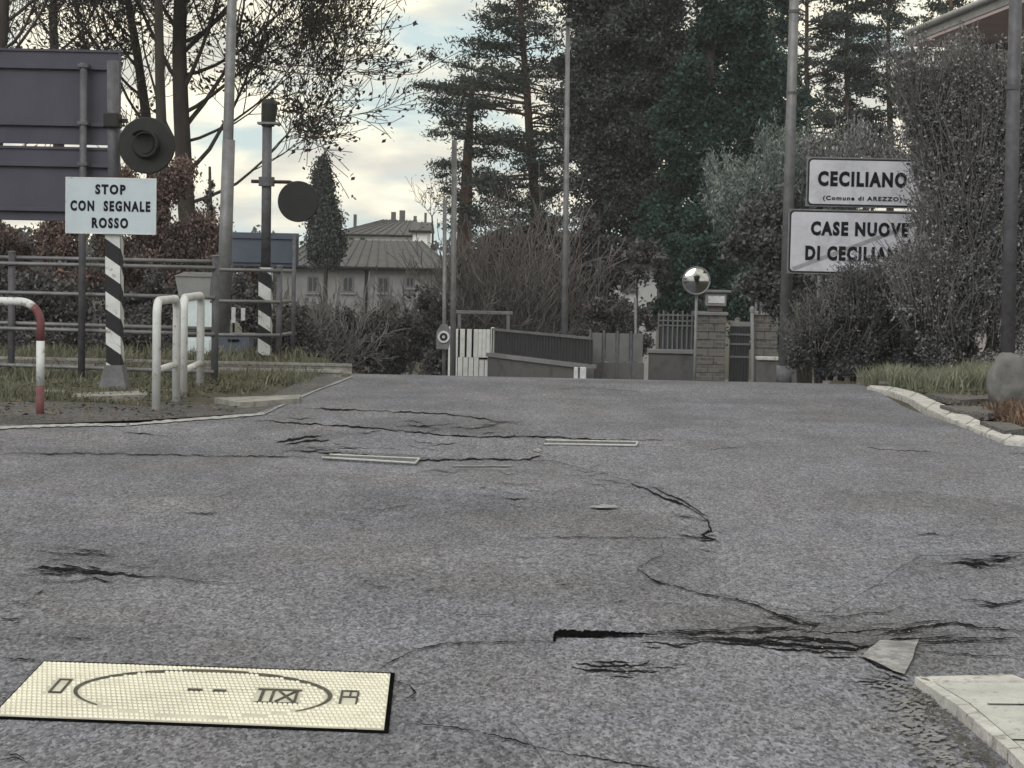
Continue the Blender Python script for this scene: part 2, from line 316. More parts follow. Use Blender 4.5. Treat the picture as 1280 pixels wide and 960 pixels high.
def edge_ragged(px0, px1, amp, k):
    pass
def gpt(px, py, dz=.008):
    p = G(px, py); 
    for _ in range(3):
        p = G(px, py, H(p.x, p.y) + dz)
    return p
CR = random.Random(3)
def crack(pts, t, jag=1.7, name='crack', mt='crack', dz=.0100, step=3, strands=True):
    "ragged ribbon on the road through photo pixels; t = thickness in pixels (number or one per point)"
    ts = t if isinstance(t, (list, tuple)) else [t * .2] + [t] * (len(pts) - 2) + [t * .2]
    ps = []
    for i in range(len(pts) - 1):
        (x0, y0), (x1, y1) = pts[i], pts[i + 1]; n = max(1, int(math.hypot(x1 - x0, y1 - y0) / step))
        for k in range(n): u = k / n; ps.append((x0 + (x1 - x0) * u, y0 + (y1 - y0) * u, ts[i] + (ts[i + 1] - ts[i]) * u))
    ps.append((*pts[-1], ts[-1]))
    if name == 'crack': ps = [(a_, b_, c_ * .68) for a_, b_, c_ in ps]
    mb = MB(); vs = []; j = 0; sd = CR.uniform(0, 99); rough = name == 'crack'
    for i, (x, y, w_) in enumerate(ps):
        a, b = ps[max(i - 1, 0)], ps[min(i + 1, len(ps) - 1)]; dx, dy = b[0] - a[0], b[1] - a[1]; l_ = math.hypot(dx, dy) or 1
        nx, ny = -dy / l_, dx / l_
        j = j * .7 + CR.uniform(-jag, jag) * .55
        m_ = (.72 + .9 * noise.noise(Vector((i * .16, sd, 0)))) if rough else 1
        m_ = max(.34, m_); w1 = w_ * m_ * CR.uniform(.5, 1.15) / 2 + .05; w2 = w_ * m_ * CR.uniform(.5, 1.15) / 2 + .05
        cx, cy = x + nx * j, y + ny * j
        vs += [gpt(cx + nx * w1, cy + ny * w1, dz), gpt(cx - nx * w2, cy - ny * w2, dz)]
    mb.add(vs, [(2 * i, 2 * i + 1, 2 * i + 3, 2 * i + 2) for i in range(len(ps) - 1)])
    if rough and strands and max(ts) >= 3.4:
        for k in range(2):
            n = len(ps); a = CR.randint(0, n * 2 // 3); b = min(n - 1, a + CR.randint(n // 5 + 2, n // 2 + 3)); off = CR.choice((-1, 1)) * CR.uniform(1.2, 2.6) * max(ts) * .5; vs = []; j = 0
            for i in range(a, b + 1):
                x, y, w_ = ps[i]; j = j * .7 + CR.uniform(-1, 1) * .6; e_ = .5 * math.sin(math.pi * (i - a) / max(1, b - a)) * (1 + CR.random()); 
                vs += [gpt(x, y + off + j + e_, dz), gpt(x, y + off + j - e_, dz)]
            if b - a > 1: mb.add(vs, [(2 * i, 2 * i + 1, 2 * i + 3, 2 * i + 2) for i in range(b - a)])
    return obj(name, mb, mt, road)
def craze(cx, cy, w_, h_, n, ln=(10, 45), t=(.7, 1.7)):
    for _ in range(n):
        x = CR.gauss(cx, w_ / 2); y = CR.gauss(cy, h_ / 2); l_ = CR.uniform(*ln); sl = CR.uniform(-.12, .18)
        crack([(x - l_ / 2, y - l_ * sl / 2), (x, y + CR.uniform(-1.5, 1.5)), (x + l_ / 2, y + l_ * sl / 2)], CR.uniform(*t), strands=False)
def flat(pts, name, mt, dz, ragged=2.0, step=14, parent=road, th=0):
    ps = []
    n = len(pts)
    for i in range(n):
        (x0, y0), (x1, y1) = pts[i], pts[(i + 1) % n]; k_ = max(1, int(math.hypot(x1 - x0, y1 - y0) / step))
        for k in range(k_):
            u = k / k_; ps.append((x0 + (x1 - x0) * u + CR.uniform(-ragged, ragged), y0 + (y1 - y0) * u + CR.uniform(-ragged, ragged) * .5))
    P = [gpt(x, y, dz) for x, y in ps]
    mb = MB()
    if th: mb.prism(P, (0, 0, -th))
    else: mb.add(P, [tuple(range(len(P)))])
    return obj(name, mb, mt, parent)

# patches laid into the road (thin slabs standing a little proud)
flat([(700, 797), (820, 801), (935, 806), (1040, 816), (1075, 822), (1140, 846), (1180, 900), (1220, 975), (700, 975), (640, 900), (660, 830)], 'asphalt_patch', 'patch', .0072, 2, 20)
flat([(320, 545), (400, 532), (600, 548), (680, 550), (800, 553), (900, 560), (1230, 556), (1285, 562), (1285, 690), (1150, 695), (1040, 765), (985, 762), (900, 742), (880, 670), (800, 604), (690, 575), (560, 574), (420, 566)], 'asphalt_patch', 'patch', .0060, 1.5, 20)
flat([(400, 566), (530, 575), (525, 569), (410, 562)], 'asphalt_patch', 'patch_dark', .0084, .5, 20)
flat([(985, 786), (1090, 782), (1110, 798), (1075, 812), (950, 800)], 'asphalt_patch', 'patch_dark', .0084, 2, 14)
# cracks
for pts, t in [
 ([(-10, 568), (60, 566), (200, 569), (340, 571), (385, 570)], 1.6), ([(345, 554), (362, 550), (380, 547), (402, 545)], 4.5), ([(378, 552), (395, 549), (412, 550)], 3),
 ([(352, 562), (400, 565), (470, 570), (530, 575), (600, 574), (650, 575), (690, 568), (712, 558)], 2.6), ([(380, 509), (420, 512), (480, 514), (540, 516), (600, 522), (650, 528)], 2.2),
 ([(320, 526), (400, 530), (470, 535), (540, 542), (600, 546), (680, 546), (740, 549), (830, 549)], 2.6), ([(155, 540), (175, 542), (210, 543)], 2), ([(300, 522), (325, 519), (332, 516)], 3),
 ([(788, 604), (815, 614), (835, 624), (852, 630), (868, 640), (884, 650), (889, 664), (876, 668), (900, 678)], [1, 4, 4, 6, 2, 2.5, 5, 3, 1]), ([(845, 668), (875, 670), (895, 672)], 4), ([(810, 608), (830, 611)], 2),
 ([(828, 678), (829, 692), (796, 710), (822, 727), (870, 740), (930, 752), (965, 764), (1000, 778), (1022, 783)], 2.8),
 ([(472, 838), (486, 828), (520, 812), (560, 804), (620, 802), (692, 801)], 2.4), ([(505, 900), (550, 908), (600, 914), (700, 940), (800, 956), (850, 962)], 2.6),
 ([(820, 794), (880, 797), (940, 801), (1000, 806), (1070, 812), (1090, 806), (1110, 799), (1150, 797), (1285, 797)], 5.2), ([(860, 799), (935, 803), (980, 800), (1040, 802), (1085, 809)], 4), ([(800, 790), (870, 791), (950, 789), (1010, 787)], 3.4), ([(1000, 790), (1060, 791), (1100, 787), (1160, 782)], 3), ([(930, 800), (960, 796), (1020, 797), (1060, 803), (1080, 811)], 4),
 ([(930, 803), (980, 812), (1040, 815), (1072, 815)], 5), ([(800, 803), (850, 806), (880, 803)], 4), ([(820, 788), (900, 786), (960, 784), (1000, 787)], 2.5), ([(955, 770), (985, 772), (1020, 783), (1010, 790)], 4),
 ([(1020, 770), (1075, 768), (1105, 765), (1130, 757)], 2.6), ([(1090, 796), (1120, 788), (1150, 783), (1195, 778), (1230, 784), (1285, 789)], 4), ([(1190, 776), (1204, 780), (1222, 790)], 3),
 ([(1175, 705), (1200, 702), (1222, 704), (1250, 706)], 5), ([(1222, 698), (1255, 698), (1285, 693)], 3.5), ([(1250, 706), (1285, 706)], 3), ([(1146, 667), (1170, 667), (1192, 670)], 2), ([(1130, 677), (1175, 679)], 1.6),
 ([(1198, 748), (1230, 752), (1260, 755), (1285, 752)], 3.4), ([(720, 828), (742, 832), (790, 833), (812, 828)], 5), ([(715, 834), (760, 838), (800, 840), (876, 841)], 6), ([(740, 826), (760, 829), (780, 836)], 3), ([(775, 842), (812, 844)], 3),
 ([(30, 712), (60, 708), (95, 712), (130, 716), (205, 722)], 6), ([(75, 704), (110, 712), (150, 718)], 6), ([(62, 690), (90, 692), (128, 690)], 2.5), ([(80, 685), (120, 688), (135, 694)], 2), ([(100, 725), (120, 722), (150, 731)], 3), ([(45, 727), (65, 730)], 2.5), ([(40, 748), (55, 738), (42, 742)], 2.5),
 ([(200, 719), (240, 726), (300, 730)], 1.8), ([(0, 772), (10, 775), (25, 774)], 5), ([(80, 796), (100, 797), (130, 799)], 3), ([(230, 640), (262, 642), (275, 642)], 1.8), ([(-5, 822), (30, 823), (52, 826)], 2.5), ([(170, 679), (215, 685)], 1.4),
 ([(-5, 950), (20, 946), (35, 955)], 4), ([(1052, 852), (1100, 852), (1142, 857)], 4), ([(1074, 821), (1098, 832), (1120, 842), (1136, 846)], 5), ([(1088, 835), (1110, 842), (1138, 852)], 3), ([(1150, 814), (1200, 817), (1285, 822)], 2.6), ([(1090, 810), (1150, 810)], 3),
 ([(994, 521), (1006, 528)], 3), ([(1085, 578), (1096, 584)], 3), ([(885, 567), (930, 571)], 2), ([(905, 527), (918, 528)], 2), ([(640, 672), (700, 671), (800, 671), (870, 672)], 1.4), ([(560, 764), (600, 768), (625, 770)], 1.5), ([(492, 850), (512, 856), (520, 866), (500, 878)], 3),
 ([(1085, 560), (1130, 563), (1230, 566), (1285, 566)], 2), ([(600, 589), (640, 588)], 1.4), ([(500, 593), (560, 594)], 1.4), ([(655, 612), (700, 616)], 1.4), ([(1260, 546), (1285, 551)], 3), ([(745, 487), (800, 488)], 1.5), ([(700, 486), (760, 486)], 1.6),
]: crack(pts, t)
# fine crazing
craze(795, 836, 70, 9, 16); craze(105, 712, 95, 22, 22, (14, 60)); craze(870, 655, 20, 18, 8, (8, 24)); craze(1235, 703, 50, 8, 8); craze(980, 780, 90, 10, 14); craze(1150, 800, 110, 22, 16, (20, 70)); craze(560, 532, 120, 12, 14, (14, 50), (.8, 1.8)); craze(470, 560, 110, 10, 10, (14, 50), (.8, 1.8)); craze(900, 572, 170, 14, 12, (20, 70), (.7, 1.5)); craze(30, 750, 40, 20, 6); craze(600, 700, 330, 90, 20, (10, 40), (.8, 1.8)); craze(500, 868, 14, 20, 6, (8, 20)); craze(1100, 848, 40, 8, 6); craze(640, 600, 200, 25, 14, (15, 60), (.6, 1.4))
crack([(693, 792), (700, 791), (740, 791), (790, 792), (822, 793)], [9, 9, 8, 4, 1], .6, 'open_joint_shade', 'hole', .013)  # shaded gap at the patch step, painted as a near-black strip
crack([(693, 802), (694, 792)], [4, 5], .2, 'open_joint_shade', 'hole', .0135, 3)
# old paint and light streaks of the joints
flat([(1098, 801), (1148, 799), (1141, 822), (1130, 842), (1104, 832), (1078, 819)], 'worn_paint', 'paint_old', .016, 2, 12)
fl = MB()
for _ in range(420):
    v_ = CR.random(); cx_f = 1115 + 75 * v_ + CR.gauss(0, 16); cy_f = 852 + 112 * v_; s_f = CR.uniform(1, 3.6)
    fl.add([gpt(cx_f + s_f * 2.2 * math.cos(a_) * CR.uniform(.5, 1), cy_f + s_f * .6 * math.sin(a_) * CR.uniform(.5, 1), .016) for a_ in (0, 1.1, 2.2, 3.3, 4.4, 5.5)], [(0, 1, 2, 3, 4, 5)])
obj('paint_flecks', fl, 'paint_ghost', road)['kind'] = 'stuff'
flat([(945, 574), (990, 575), (992, 578), (945, 577)], 'worn_paint', 'paint_old', .010, .5, 12)
flat([(565, 581), (640, 581), (640, 583), (566, 583)], 'worn_paint', 'paint_ghost', .010, .5, 12)
for (x, y, w_) in [(672, 563, 8), (718, 567, 9), (1252, 575, 9), (755, 633, 20), (1275, 585, 16), (1240, 590, 20)]:
    flat([(x - w_, y), (x, y - 2.5), (x + w_, y), (x, y + 2)], 'worn_paint', 'paint_old', .018, 1, 5)
# white edge line on the left, in two lengths
el = MB()
for pts in ([(-40, 537), (0, 534.5), (60, 532), (120, 530.5), (158, 530.5)], [(162, 530), (200, 527), (250, 523), (300, 519.5), (330, 517)], [(330, 517), (352, 506), (392, 489), (441, 470.5)]):
    crack(pts, [3.4] * len(pts) if pts[0][0] < 300 else [2, 2.5, 2, 1.5], .3, 'edge_line', 'paint_old' if pts[0][0] > 300 else 'edge_paint', .012, 6)

# ---- steel plates in the road
def steel_plate(q, label, zt=.022):
    a, b, c, d_ = [gpt(*p, zt) for p in q]
    t = thing('road_plate', ((a + c) / 2)[:2] + (0,), label, 'steel plate', 'steel plates let into the crossing')
    obj('plate', MB().prism([a, b, c, d_], (0, 0, -.02)), 'patch_dark', t)
    for p, r in ((a, b), (b, c), (c, d_), (d_, a)):
        obj('rim', MB().tube([p + Vector((0, 0, .002)), r + Vector((0, 0, .002))], .007 if p is not a else .004, 6), 'slab' if p is not a else 'steel_dark', t)
steel_plate([(403, 572), (412, 568.5), (524, 573.5), (519, 579)], 'long narrow grey plate with bright rim, left one of the two in the road')
steel_plate([(680, 555), (682, 550.5), (797, 552.5), (795, 557)], 'long narrow dark plate with bright near rim, right one of the two in the road')

# ---- manhole cover
q = [gpt(55, 827, .014), gpt(488, 842, .014), gpt(480, 911, .014), gpt(-8, 893, .014)]
cx_ = sum((v for v in q), Vector()) / 4
mh = thing('manhole_cover', (cx_.x, cx_.y, 0), 'cream rectangular ribbed cover with dark oval groove in the foreground asphalt', 'manhole cover')
def Q(u, v, z=0): return (q[0] * (1 - u) + q[1] * u) * (1 - v) + (q[3] * (1 - u) + q[2] * u) * v + Vector((0, 0, z))
def qr(u0, v0, u1, v1, z, h): return MB().prism([Q(u0, v0, z), Q(u1, v0, z), Q(u1, v1, z), Q(u0, v1, z)], (0, 0, h))
obj('surround_gap', qr(-.007, -.05, 1.012, 1.022, -.004, -.004), 'hole', mh)
obj('plate', qr(0, 0, 1, 1, 0, -.03), 'cover', mh)
rb = MB(); NU, NV = 74, 19
def ringd(u, v): return math.hypot((u - .5) / .345, (v - .5) / .42)
for j in range(NV):
    for i in range(NU):
        u = (i + .5 + (j % 2) * .5) / (NU + .5); v = (j + .5) / NV
        if abs(ringd(u, v) - 1) < .04 or (.64 < u < .77 and .38 < v < .65) or (.08 < u < .13 and .34 < v < .61) or (.87 < u < .925 and .36 < v < .62) or (.45 < u < .50 and .42 < v < .49) or (.52 < u < .565 and .42 < v < .49): continue
        du = .46 / NU; dv = .27 / NV
        a, b, c, d_ = Q(u - du, v - dv * 1.2, .0), Q(u + du, v - dv * .5, .0), Q(u + du, v + dv * 1.2, .0), Q(u - du, v + dv * .5, .0); up = Vector((0, 0, .0035))
        m_ = (a + b + c + d_) / 4 
        rb.add([a, b, c, d_] + [p * .7 + m_ * .3 + up for p in (a, b, c, d_)], [(4, 5, 6, 7), (0, 1, 5, 4), (1, 2, 6, 5), (2, 3, 7, 6), (3, 0, 4, 7)])
o = obj('tread_rib', rb, 'cover_rib', mh); o['kind'] = 'stuff'
# oval groove, heavier at the back, fading out at the front left
gr = MB(); NS = 90; vs = []
for k in range(NS + 1):
    a = R_(-40) + R_(262) * k / NS; wd = .062 * (.25 + .75 * min(1, 6 * min(k, NS - k) / NS)) * (.75 + .35 * math.sin(a) ** 2)
    for s_ in (-1, 1): vs.append(Q(.5 - .345 * math.cos(a) * (1 + s_ * wd * .4) * -1, .5 - .42 * math.sin(a) * (1 + s_ * wd), .0015))
gr.add(vs, [(2 * k, 2 * k + 1, 2 * k + 3, 2 * k + 2) for k in range(NS)]); obj('oval_groove', gr, 'groove', mh)
def mark(rects, name):
    b = MB()
    for (u0, v0, u1, v1) in rects: b.prism([Q(u0, v0, .0008), Q(u1, v0, .0008), Q(u1, v1, .0008), Q(u0, v1, .0008)], (0, 0, .002))
    obj(name, b, 'groove', mh)
mark([(.455, .44, .495, .475)], 'keyhole'); mark([(.525, .44, .56, .475)], 'keyhole')
mark([(.645, .39, .765, .41), (.657, .411, .665, .629), (.686, .411, .693, .629), (.75, .411, .757, .629), (.645, .63, .765, .65)], 'maker_mark')
b = MB()
for (ua, va, ub, vb) in [(.70, .42, .745, .61), (.745, .42, .70, .61)]: b.prism([Q(ua, va, .0008), Q(ua + .008, va, .0008), Q(ub + .008, vb, .0008), Q(ub, vb, .0008)], (0, 0, .002))
obj('maker_mark', b, 'groove', mh)
mark([(.088, .34, .094, .60), (.095, .582, .118, .60), (.095, .34, .118, .358), (.119, .34, .125, .60)], 'lifting_slot')
mark([(.872, .37, .878, .61), (.879, .37, .915, .388), (.879, .48, .925, .498), (.896, .389, .901, .479), (.916, .37, .922, .61)], 'lifting_slot')

# ---- pale traffic island, bottom right
def GK(px, py, z): p = G(px, py, z); return p
isl = thing('traffic_island', (GK(1200, 880, 0).x, GK(1200, 880, 0).y, 0), 'pale concrete island corner with rounded white kerb stones at the road edge', 'traffic island')
ZI = .04
out_ = [(1143, 846), (1196, 881), (1260, 936), (1330, 1010)]; inn = [(1159, 848), (1212, 880), (1276, 934), (1346, 1006)]
for i in range(3):
    A, B_ = out_[i], out_[i + 1]; C_, D_ = inn[i + 1], inn[i]
    bm = bmesh.new(); g = .05
    lerp = lambda p, q_, t_: (p[0] + (q_[0] - p[0]) * t_, p[1] + (q_[1] - p[1]) * t_)
    A2, B2, D2, C2 = lerp(A, B_, .012), lerp(A, B_, .985), lerp(D_, C_, .012), lerp(D_, C_, .985)
    top = [GK(*p, ZI) for p in (A2, B2, C2, D2)]
    vt = [bm.verts.new(p) for p in top]; vb = [bm.verts.new((p.x, p.y, -.02)) for p in top]
    bm.faces.new(vt)
    for k in range(4): bm.faces.new((vt[k], vb[k], vb[(k + 1) % 4], vt[(k + 1) % 4]))
    bmesh.ops.recalc_face_normals(bm, faces=bm.faces[:])
    bmesh.ops.bevel(bm, geom=[e_ for e_ in bm.edges if e_.verts[0].co.z > .05 and e_.verts[1].co.z > .05], offset=.012, segments=3, affect='EDGES')
    obj('kerb_stone', MB().bm(bm), 'kerb', isl, smooth=False)
tp = [GK(1161, 845.5, ZI - .006), GK(1265, 844, ZI - .006), GK(1420, 905, ZI - .006), GK(1420, 1000, ZI - .006), GK(1348, 1003, ZI - .006), GK(1276, 933, ZI - .006), GK(1213, 879, ZI - .006), GK(1161, 848, ZI - .006)]
obj('slab', MB().prism(tp, (0, 0, -.1)), 'slab', isl)
for pz in (((1235, 880.5), (1420, 882.5)), ((1262, 925), (1420, 927))):
    (xa_, ya_), (xb_, yb_) = pz; p_, q_ = GK(xa_, ya_, ZI - .0035), GK(xb_, yb_, ZI - .0035); obj('slab_joint', MB().prism([p_, q_, q_ + Vector((0, .012, 0)), p_ + Vector((0, .008, 0))], (0, 0, .0012)), 'crack', isl)
bk = [GK(1143, 845.6, ZI), GK(1265, 843, ZI), GK(1430, 905, ZI)]
obj('back_kerb', MB().prism([bk[0], bk[1], bk[1] + Vector((.02, -.09, 0)), bk[0] + Vector((.03, -.06, 0))], (0, 0, -.12)), 'kerb', isl)
obj('back_kerb', MB().prism([bk[1], bk[2], bk[2] + Vector((-.09, -.09, 0)), bk[1] + Vector((.02, -.09, 0))], (0, 0, -.12)), 'kerb', isl)
fl = MB()
for _ in range(260):
    v_ = CR.random(); cx_f = 1142 + 118 * v_ + CR.gauss(-8, 10); cy_f = 858 + 112 * v_; s_f = CR.uniform(.8, 2.6)
    fl.add([gpt(cx_f + s_f * 1.8 * math.cos(a_) * CR.uniform(.5, 1), cy_f + s_f * .6 * math.sin(a_) * CR.uniform(.5, 1), .017) for a_ in (0, 1.3, 2.6, 3.9, 5.2)], [(0, 1, 2, 3, 4)])
obj('gutter_dirt', fl, 'earth', road)['kind'] = 'stuff'

# ---- far right kerb, one object per stone
kb = thing('kerb', (4.0, 18, 0), 'old pale kerb curving round the right verge of the crossing', 'kerb')
kc = [(1084, 483.5), (1110, 488), (1136, 497), (1158, 510), (1180, 520), (1206, 531), (1232, 541), (1256, 550), (1290, 553)]
kw = [3, 6, 9, 11, 12, 11, 10, 9, 8]
for i in range(len(kc) - 1):
    (x0, y0), (x1, y1) = kc[i], kc[i + 1]; u = .003
    xa, ya, xb, yb = x0 + (x1 - x0) * u, y0 + (y1 - y0) * u, x1 - (x1 - x0) * u, y1 - (y1 - y0) * u
    z = .04 + CR.uniform(-.001, .001)
    top = [G(xa, ya, z), G(xb, yb, z), G(xb + kw[i + 1] * 1.2, yb - kw[i + 1] * .75, z), G(xa + kw[i] * 1.2, ya - kw[i] * .75, z)]
    for p in top: p.x += CR.uniform(-.004, .004)
    bm = bmesh.new(); vt = [bm.verts.new(p) for p in top]; vb = [bm.verts.new((p.x, p.y, -.05)) for p in top]; bm.faces.new(vt)
    for k in range(4): bm.faces.new((vt[k], vb[k], vb[(k + 1) % 4], vt[(k + 1) % 4]))
    bmesh.ops.bevel(bm, geom=[e_ for e_ in bm.edges if e_.verts[0].co.z > .03 and e_.verts[1].co.z > .03], offset=.007, segments=2, affect='EDGES')
    obj('kerb_stone', MB().bm(bm), 'kerb', kb)

# ------------------------------------------------------------------ left side: footway, slabs, track
def ribbon_path(pts_near, pts_far, name, mt, dz):
    V = []; 
    for (a, b) in zip(pts_near, pts_far):
        for k in range(5):
            p = gpt(a[0] + (b[0] - a[0]) * k / 4, a[1] + (b[1] - a[1]) * k / 4, dz); p.z = max(H(p.x, p.y), 0) + dz; V.append(p)
    Fc = [(i * 5 + k, i * 5 + k + 1, (i + 1) * 5 + k + 1, (i + 1) * 5 + k) for i in range(len(pts_near) - 1) for k in range(4)]
    return tag(obj(name, (V, Fc), mt, smooth=True), kind='structure')
ribbon_path([(-80, 535), (0, 531), (100, 528), (180, 525), (250, 521), (320, 516), (350, 505), (395, 486), (436, 471.5)],
            [(-80, 497), (0, 499), (100, 503), (180, 507), (250, 506), (310, 503), (340, 494), (372, 478), (395, 469.5)], 'footway', 'path', .004)
for pts, th in (([(92, 491), (182, 488), (184, 493), (90, 496)], .05), ([(268, 497), (330, 495), (376, 493), (374, 498), (300, 503)], .06), ([(55, 487), (86, 488), (80, 491), (56, 491)], .04)):
    P_ = [G(x, y, .055) for x, y in pts]
    tag(obj('concrete_slab', MB().prism(P_, (0, 0, -th - .02)), 'old_slab', None, (P_[0].x, P_[0].y, 0)), {92: 'thin broken concrete slab in the grass before the striped post foundation', 268: 'long pale cracked concrete slab on the grass verge beside the crossing', 55: 'small pale stone chip beside the red and white hoop'}[pts[0][0]], 'concrete slab')

trk = thing('railway_track', (-8, 23, 0), 'railway track of steel rails on sleepers running left from the crossing', 'railway track')
for yy in (22.45, 23.9):
    pr = [(-.07, -.10), (.07, -.10), (.07, -.085), (.012, -.07), (.012, -.02), (.035, -.012), (.035, .02), (-.035, .02), (-.035, -.012), (-.012, -.02), (-.012, -.07), (-.07, -.085)]
    zr = .045 if yy < 23 else .045
    obj('rail', MB().prism([(-30, yy + a, zr + b) for a, b in pr], (28.0, 0, 0)), 'rail', trk)
    obj('rail', MB().prism([(4.3, yy + a, zr + b) for a, b in pr], (28.0, 0, 0)), 'rail', trk)
s0 = None
for i in range(46):
    x = -29.5 + .6 * i
    if s0 is None: s0 = obj('sleeper', MB().box((x - .12, 22.0, -.16), (x + .12, 24.4, -.056), .01), 'sleeper', trk)
    else:
        c = s0.copy(); COL.objects.link(c); c.parent = trk; c.location.x = .6 * i
V = []; Fc = []
for i in range(5200):
    x = random.uniform(-14, -2.1); y = random.uniform(21.9, 24.7); s_ = random.uniform(.02, .045); z = H(x, y) - .01
    b = len(V)
    for k in range(3): a = k * 2.1 + random.random(); V.append((x + s_ * math.cos(a), y + s_ * math.sin(a), z))
    V.append((x, y, z + s_ * random.uniform(.6, 1.1))); Fc += [(b, b + 1, b + 3), (b + 1, b + 2, b + 3), (b + 2, b, b + 3)]
tag(obj('ballast', (V, Fc), 'ballast'), 'grey broken stone ballast around the railway sleepers', 'gravel', kind='stuff')

# ------------------------------------------------------------------ left furniture
def vz(px, py, d): return X(px, py, d).z
# big sign seen from behind
d = 20.6
bs = thing('large_road_sign', (X(60, 460, d).x, d, 0), 'large dark grey road sign seen from behind, two stacked panels on steel posts', 'road sign')
xa, xb = X(-190, 200, d).x, X(150, 200, d).x
for (yt, yb_) in ((61, 180), (183, 276)):
    zt, zb = vz(60, yt, d), vz(60, yb_, d)
    pn = obj('panel', MB().box((xa, d, zb), (xb, d + .03, zt), .006), 'panel_back', bs)
    for e_ in ((zt - .015), (zb + .015)): obj('edge_flange', MB().box((xa, d - .02, e_ - .012), (xb, d - .001, e_ + .012)), 'panel_back', pn)
    obj('edge_flange', MB().box((xb - .02, d - .021, zb + .03), (xb, d - .0012, zt - .03)), 'panel_back', pn)
for yy in (84, 155, 206, 262):
    z = vz(60, yy, d); obj('stiffener', MB().box((xa + .05, d - .045, z - .022), (xb - .06, d - .003, z + .022), .005), 'panel_back', bs)
for px, yt in ((103, 80), (-60, 80)):
    x = X(px, 300, d - .12).x; obj('post', MB().tube([(x, d - .12, -.1), (x, d - .12, vz(px, yt, d))], .038, 14), 'steel_dark', bs, smooth=True)
    for yy in (84, 155, 206, 262):
        z = vz(px, yy, d); obj('clamp', MB().box((x - .055, d - .165, z - .02), (x + .055, d - .047, z + .02), .004), 'steel_dark', bs)

# striped crossing signals
def signal(base, px_b, px_t, ytop, d, wst, disc, label, ystripe, plate=False):
    pb, pt = X(px_b, base, d), X(px_t, ytop, d)
    t = thing('crossing_signal', (pb.x, d, 0), label, 'level crossing signal', 'level crossing signals beside the track')
    r = wst; zb = max(H(pb.x, d), 0); zs = vz(px_b, ystripe, d)
    ax = lambda z: Vector((pb.x + (pt.x - pb.x) * (z - zb) / (pt.z - zb), d, z))
    # lower square column with diagonal black and white bands wrapped round
    z0 = zb + .0; col = MB().box((pb.x - r, d - r, z0), (pb.x + r, d + r, zs), .008); lean = (ax(zs).x - pb.x) / (zs - z0)
    col.v = [(v[0] + lean * (v[2] - z0), v[1], v[2]) for v in col.v]
    cl = obj('striped_column', col, 'black', t)
    per = .346 if plate else .37; rise = .10
    k = -1
    while z0 + k * per < zs + per:
        zz = z0 + k * per
        for face in range(3):
            # bands on three visible faces: front (-y), left, right
            L_ = {0: ((-r, -r), (r, -r)), 1: ((-r, r), (-r, -r)), 2: ((r, -r), (r, r))}[face]
            ext = {0: (0, -.003), 1: (-.003, 0), 2: (.003, 0)}[face]
            off = {0: 0, 1: rise * 1.0, 2: -rise * 1.0}[face]
            poly = []
            za, zb_ = zz + rise + off, zz + off; hgt = per * .5
            pts = [(0, za), (1, zb_), (1, zb_ + hgt), (0, za + hgt)]
            # clip to column
            def clip(pl, lo, keep):
                res = []
                for i in range(len(pl)):
                    a, b = pl[i], pl[(i + 1) % len(pl)]; ia, ib = keep(a[1]), keep(b[1])
                    if ia: res.append(a)
                    if ia != ib: u = (lo - a[1]) / (b[1] - a[1]); res.append((a[0] + (b[0] - a[0]) * u, lo))
                return res
            pts = clip(pts, z0 + .06, lambda z: z > z0 + .06); pts = clip(pts, zs - .004, lambda z: z < zs - .004) if pts else pts
            if len(pts) < 3: continue
            for (u, z) in pts:
                xx = L_[0][0] + (L_[1][0] - L_[0][0]) * u + ext[0]; yy = L_[0][1] + (L_[1][1] - L_[0][1]) * u + ext[1]
                poly.append((pb.x + xx * (.985 if face == 0 else 1) + lean * (z - z0), d + yy, z))
            obj('white_band', MB().add(poly, [tuple(range(len(poly)))]), 'white', cl)
        k += 1
    obj('upper_pole', MB().tube([ax(zs - .05), ax(pt.z)], r * .78, 16), 'steel_dark', t, smooth=True)
    # foundation
    if plate:
        f = MB(); w0, w1, h0 = .155, .085, vz(px_b, 456, d)
        f.add([(pb.x - w0, d - w0, -.05), (pb.x + w0, d - w0, -.05), (pb.x + w0, d + w0, -.05), (pb.x - w0, d + w0, -.05), (pb.x - w1, d - w1 - .03, h0), (pb.x + w1, d - w1 - .03, h0), (pb.x + w1, d + w1, h0), (pb.x - w1, d + w1, h0)],
              [(3, 2, 1, 0), (4, 5, 6, 7), (0, 1, 5, 4), (1, 2, 6, 5), (2, 3, 7, 6), (3, 0, 4, 7)]); obj('foundation', f, 'concrete_dark', t)
    cx, cy, cr = disc; c = X(cx, cy, d - .08)
    rr = cr * d / F
    bd = obj('target_board', MB().disc(c, rr, d - .10, d - .085, 40).disc(c, rr * .97, d - .115, d - .1, 40, rr), 'lampblack', t)
    if not plate: return t, ax, pt, r
    hs = MB().disc(c, rr * .42, d - .2, d - .116, 24, rr * .5); obj('lamp_housing', hs, 'lampblack', bd)
    obj('lens', MB().disc(c, rr * .30, d - .212, d - .2, 24), 'lampblack', bd)
    hv = []; nh = 16
    for k in range(nh + 1):
        a = R_(-10) + R_(150) * k / nh
        for (rad, yy) in ((.46, -.20), (.50, -.20), (.52, -.34), (.48, -.34)): hv.append((c.x + rr * rad * math.cos(a), d + yy, c.z + rr * rad * math.sin(a)))
    hb = MB().add(hv, [(4 * k + j, 4 * k + (j + 1) % 4, 4 * k + 4 + (j + 1) % 4, 4 * k + 4 + j) for k in range(nh) for j in range(4)]); obj('visor', hb, 'lampblack', bd)
    return t, ax, pt, r
t1, ax1, pt1, r1 = signal(488, 144, 141, 76, 18.9, .074, (184, 182, 35), 'near crossing signal on black and white striped column, round black lamp board', 290, True)
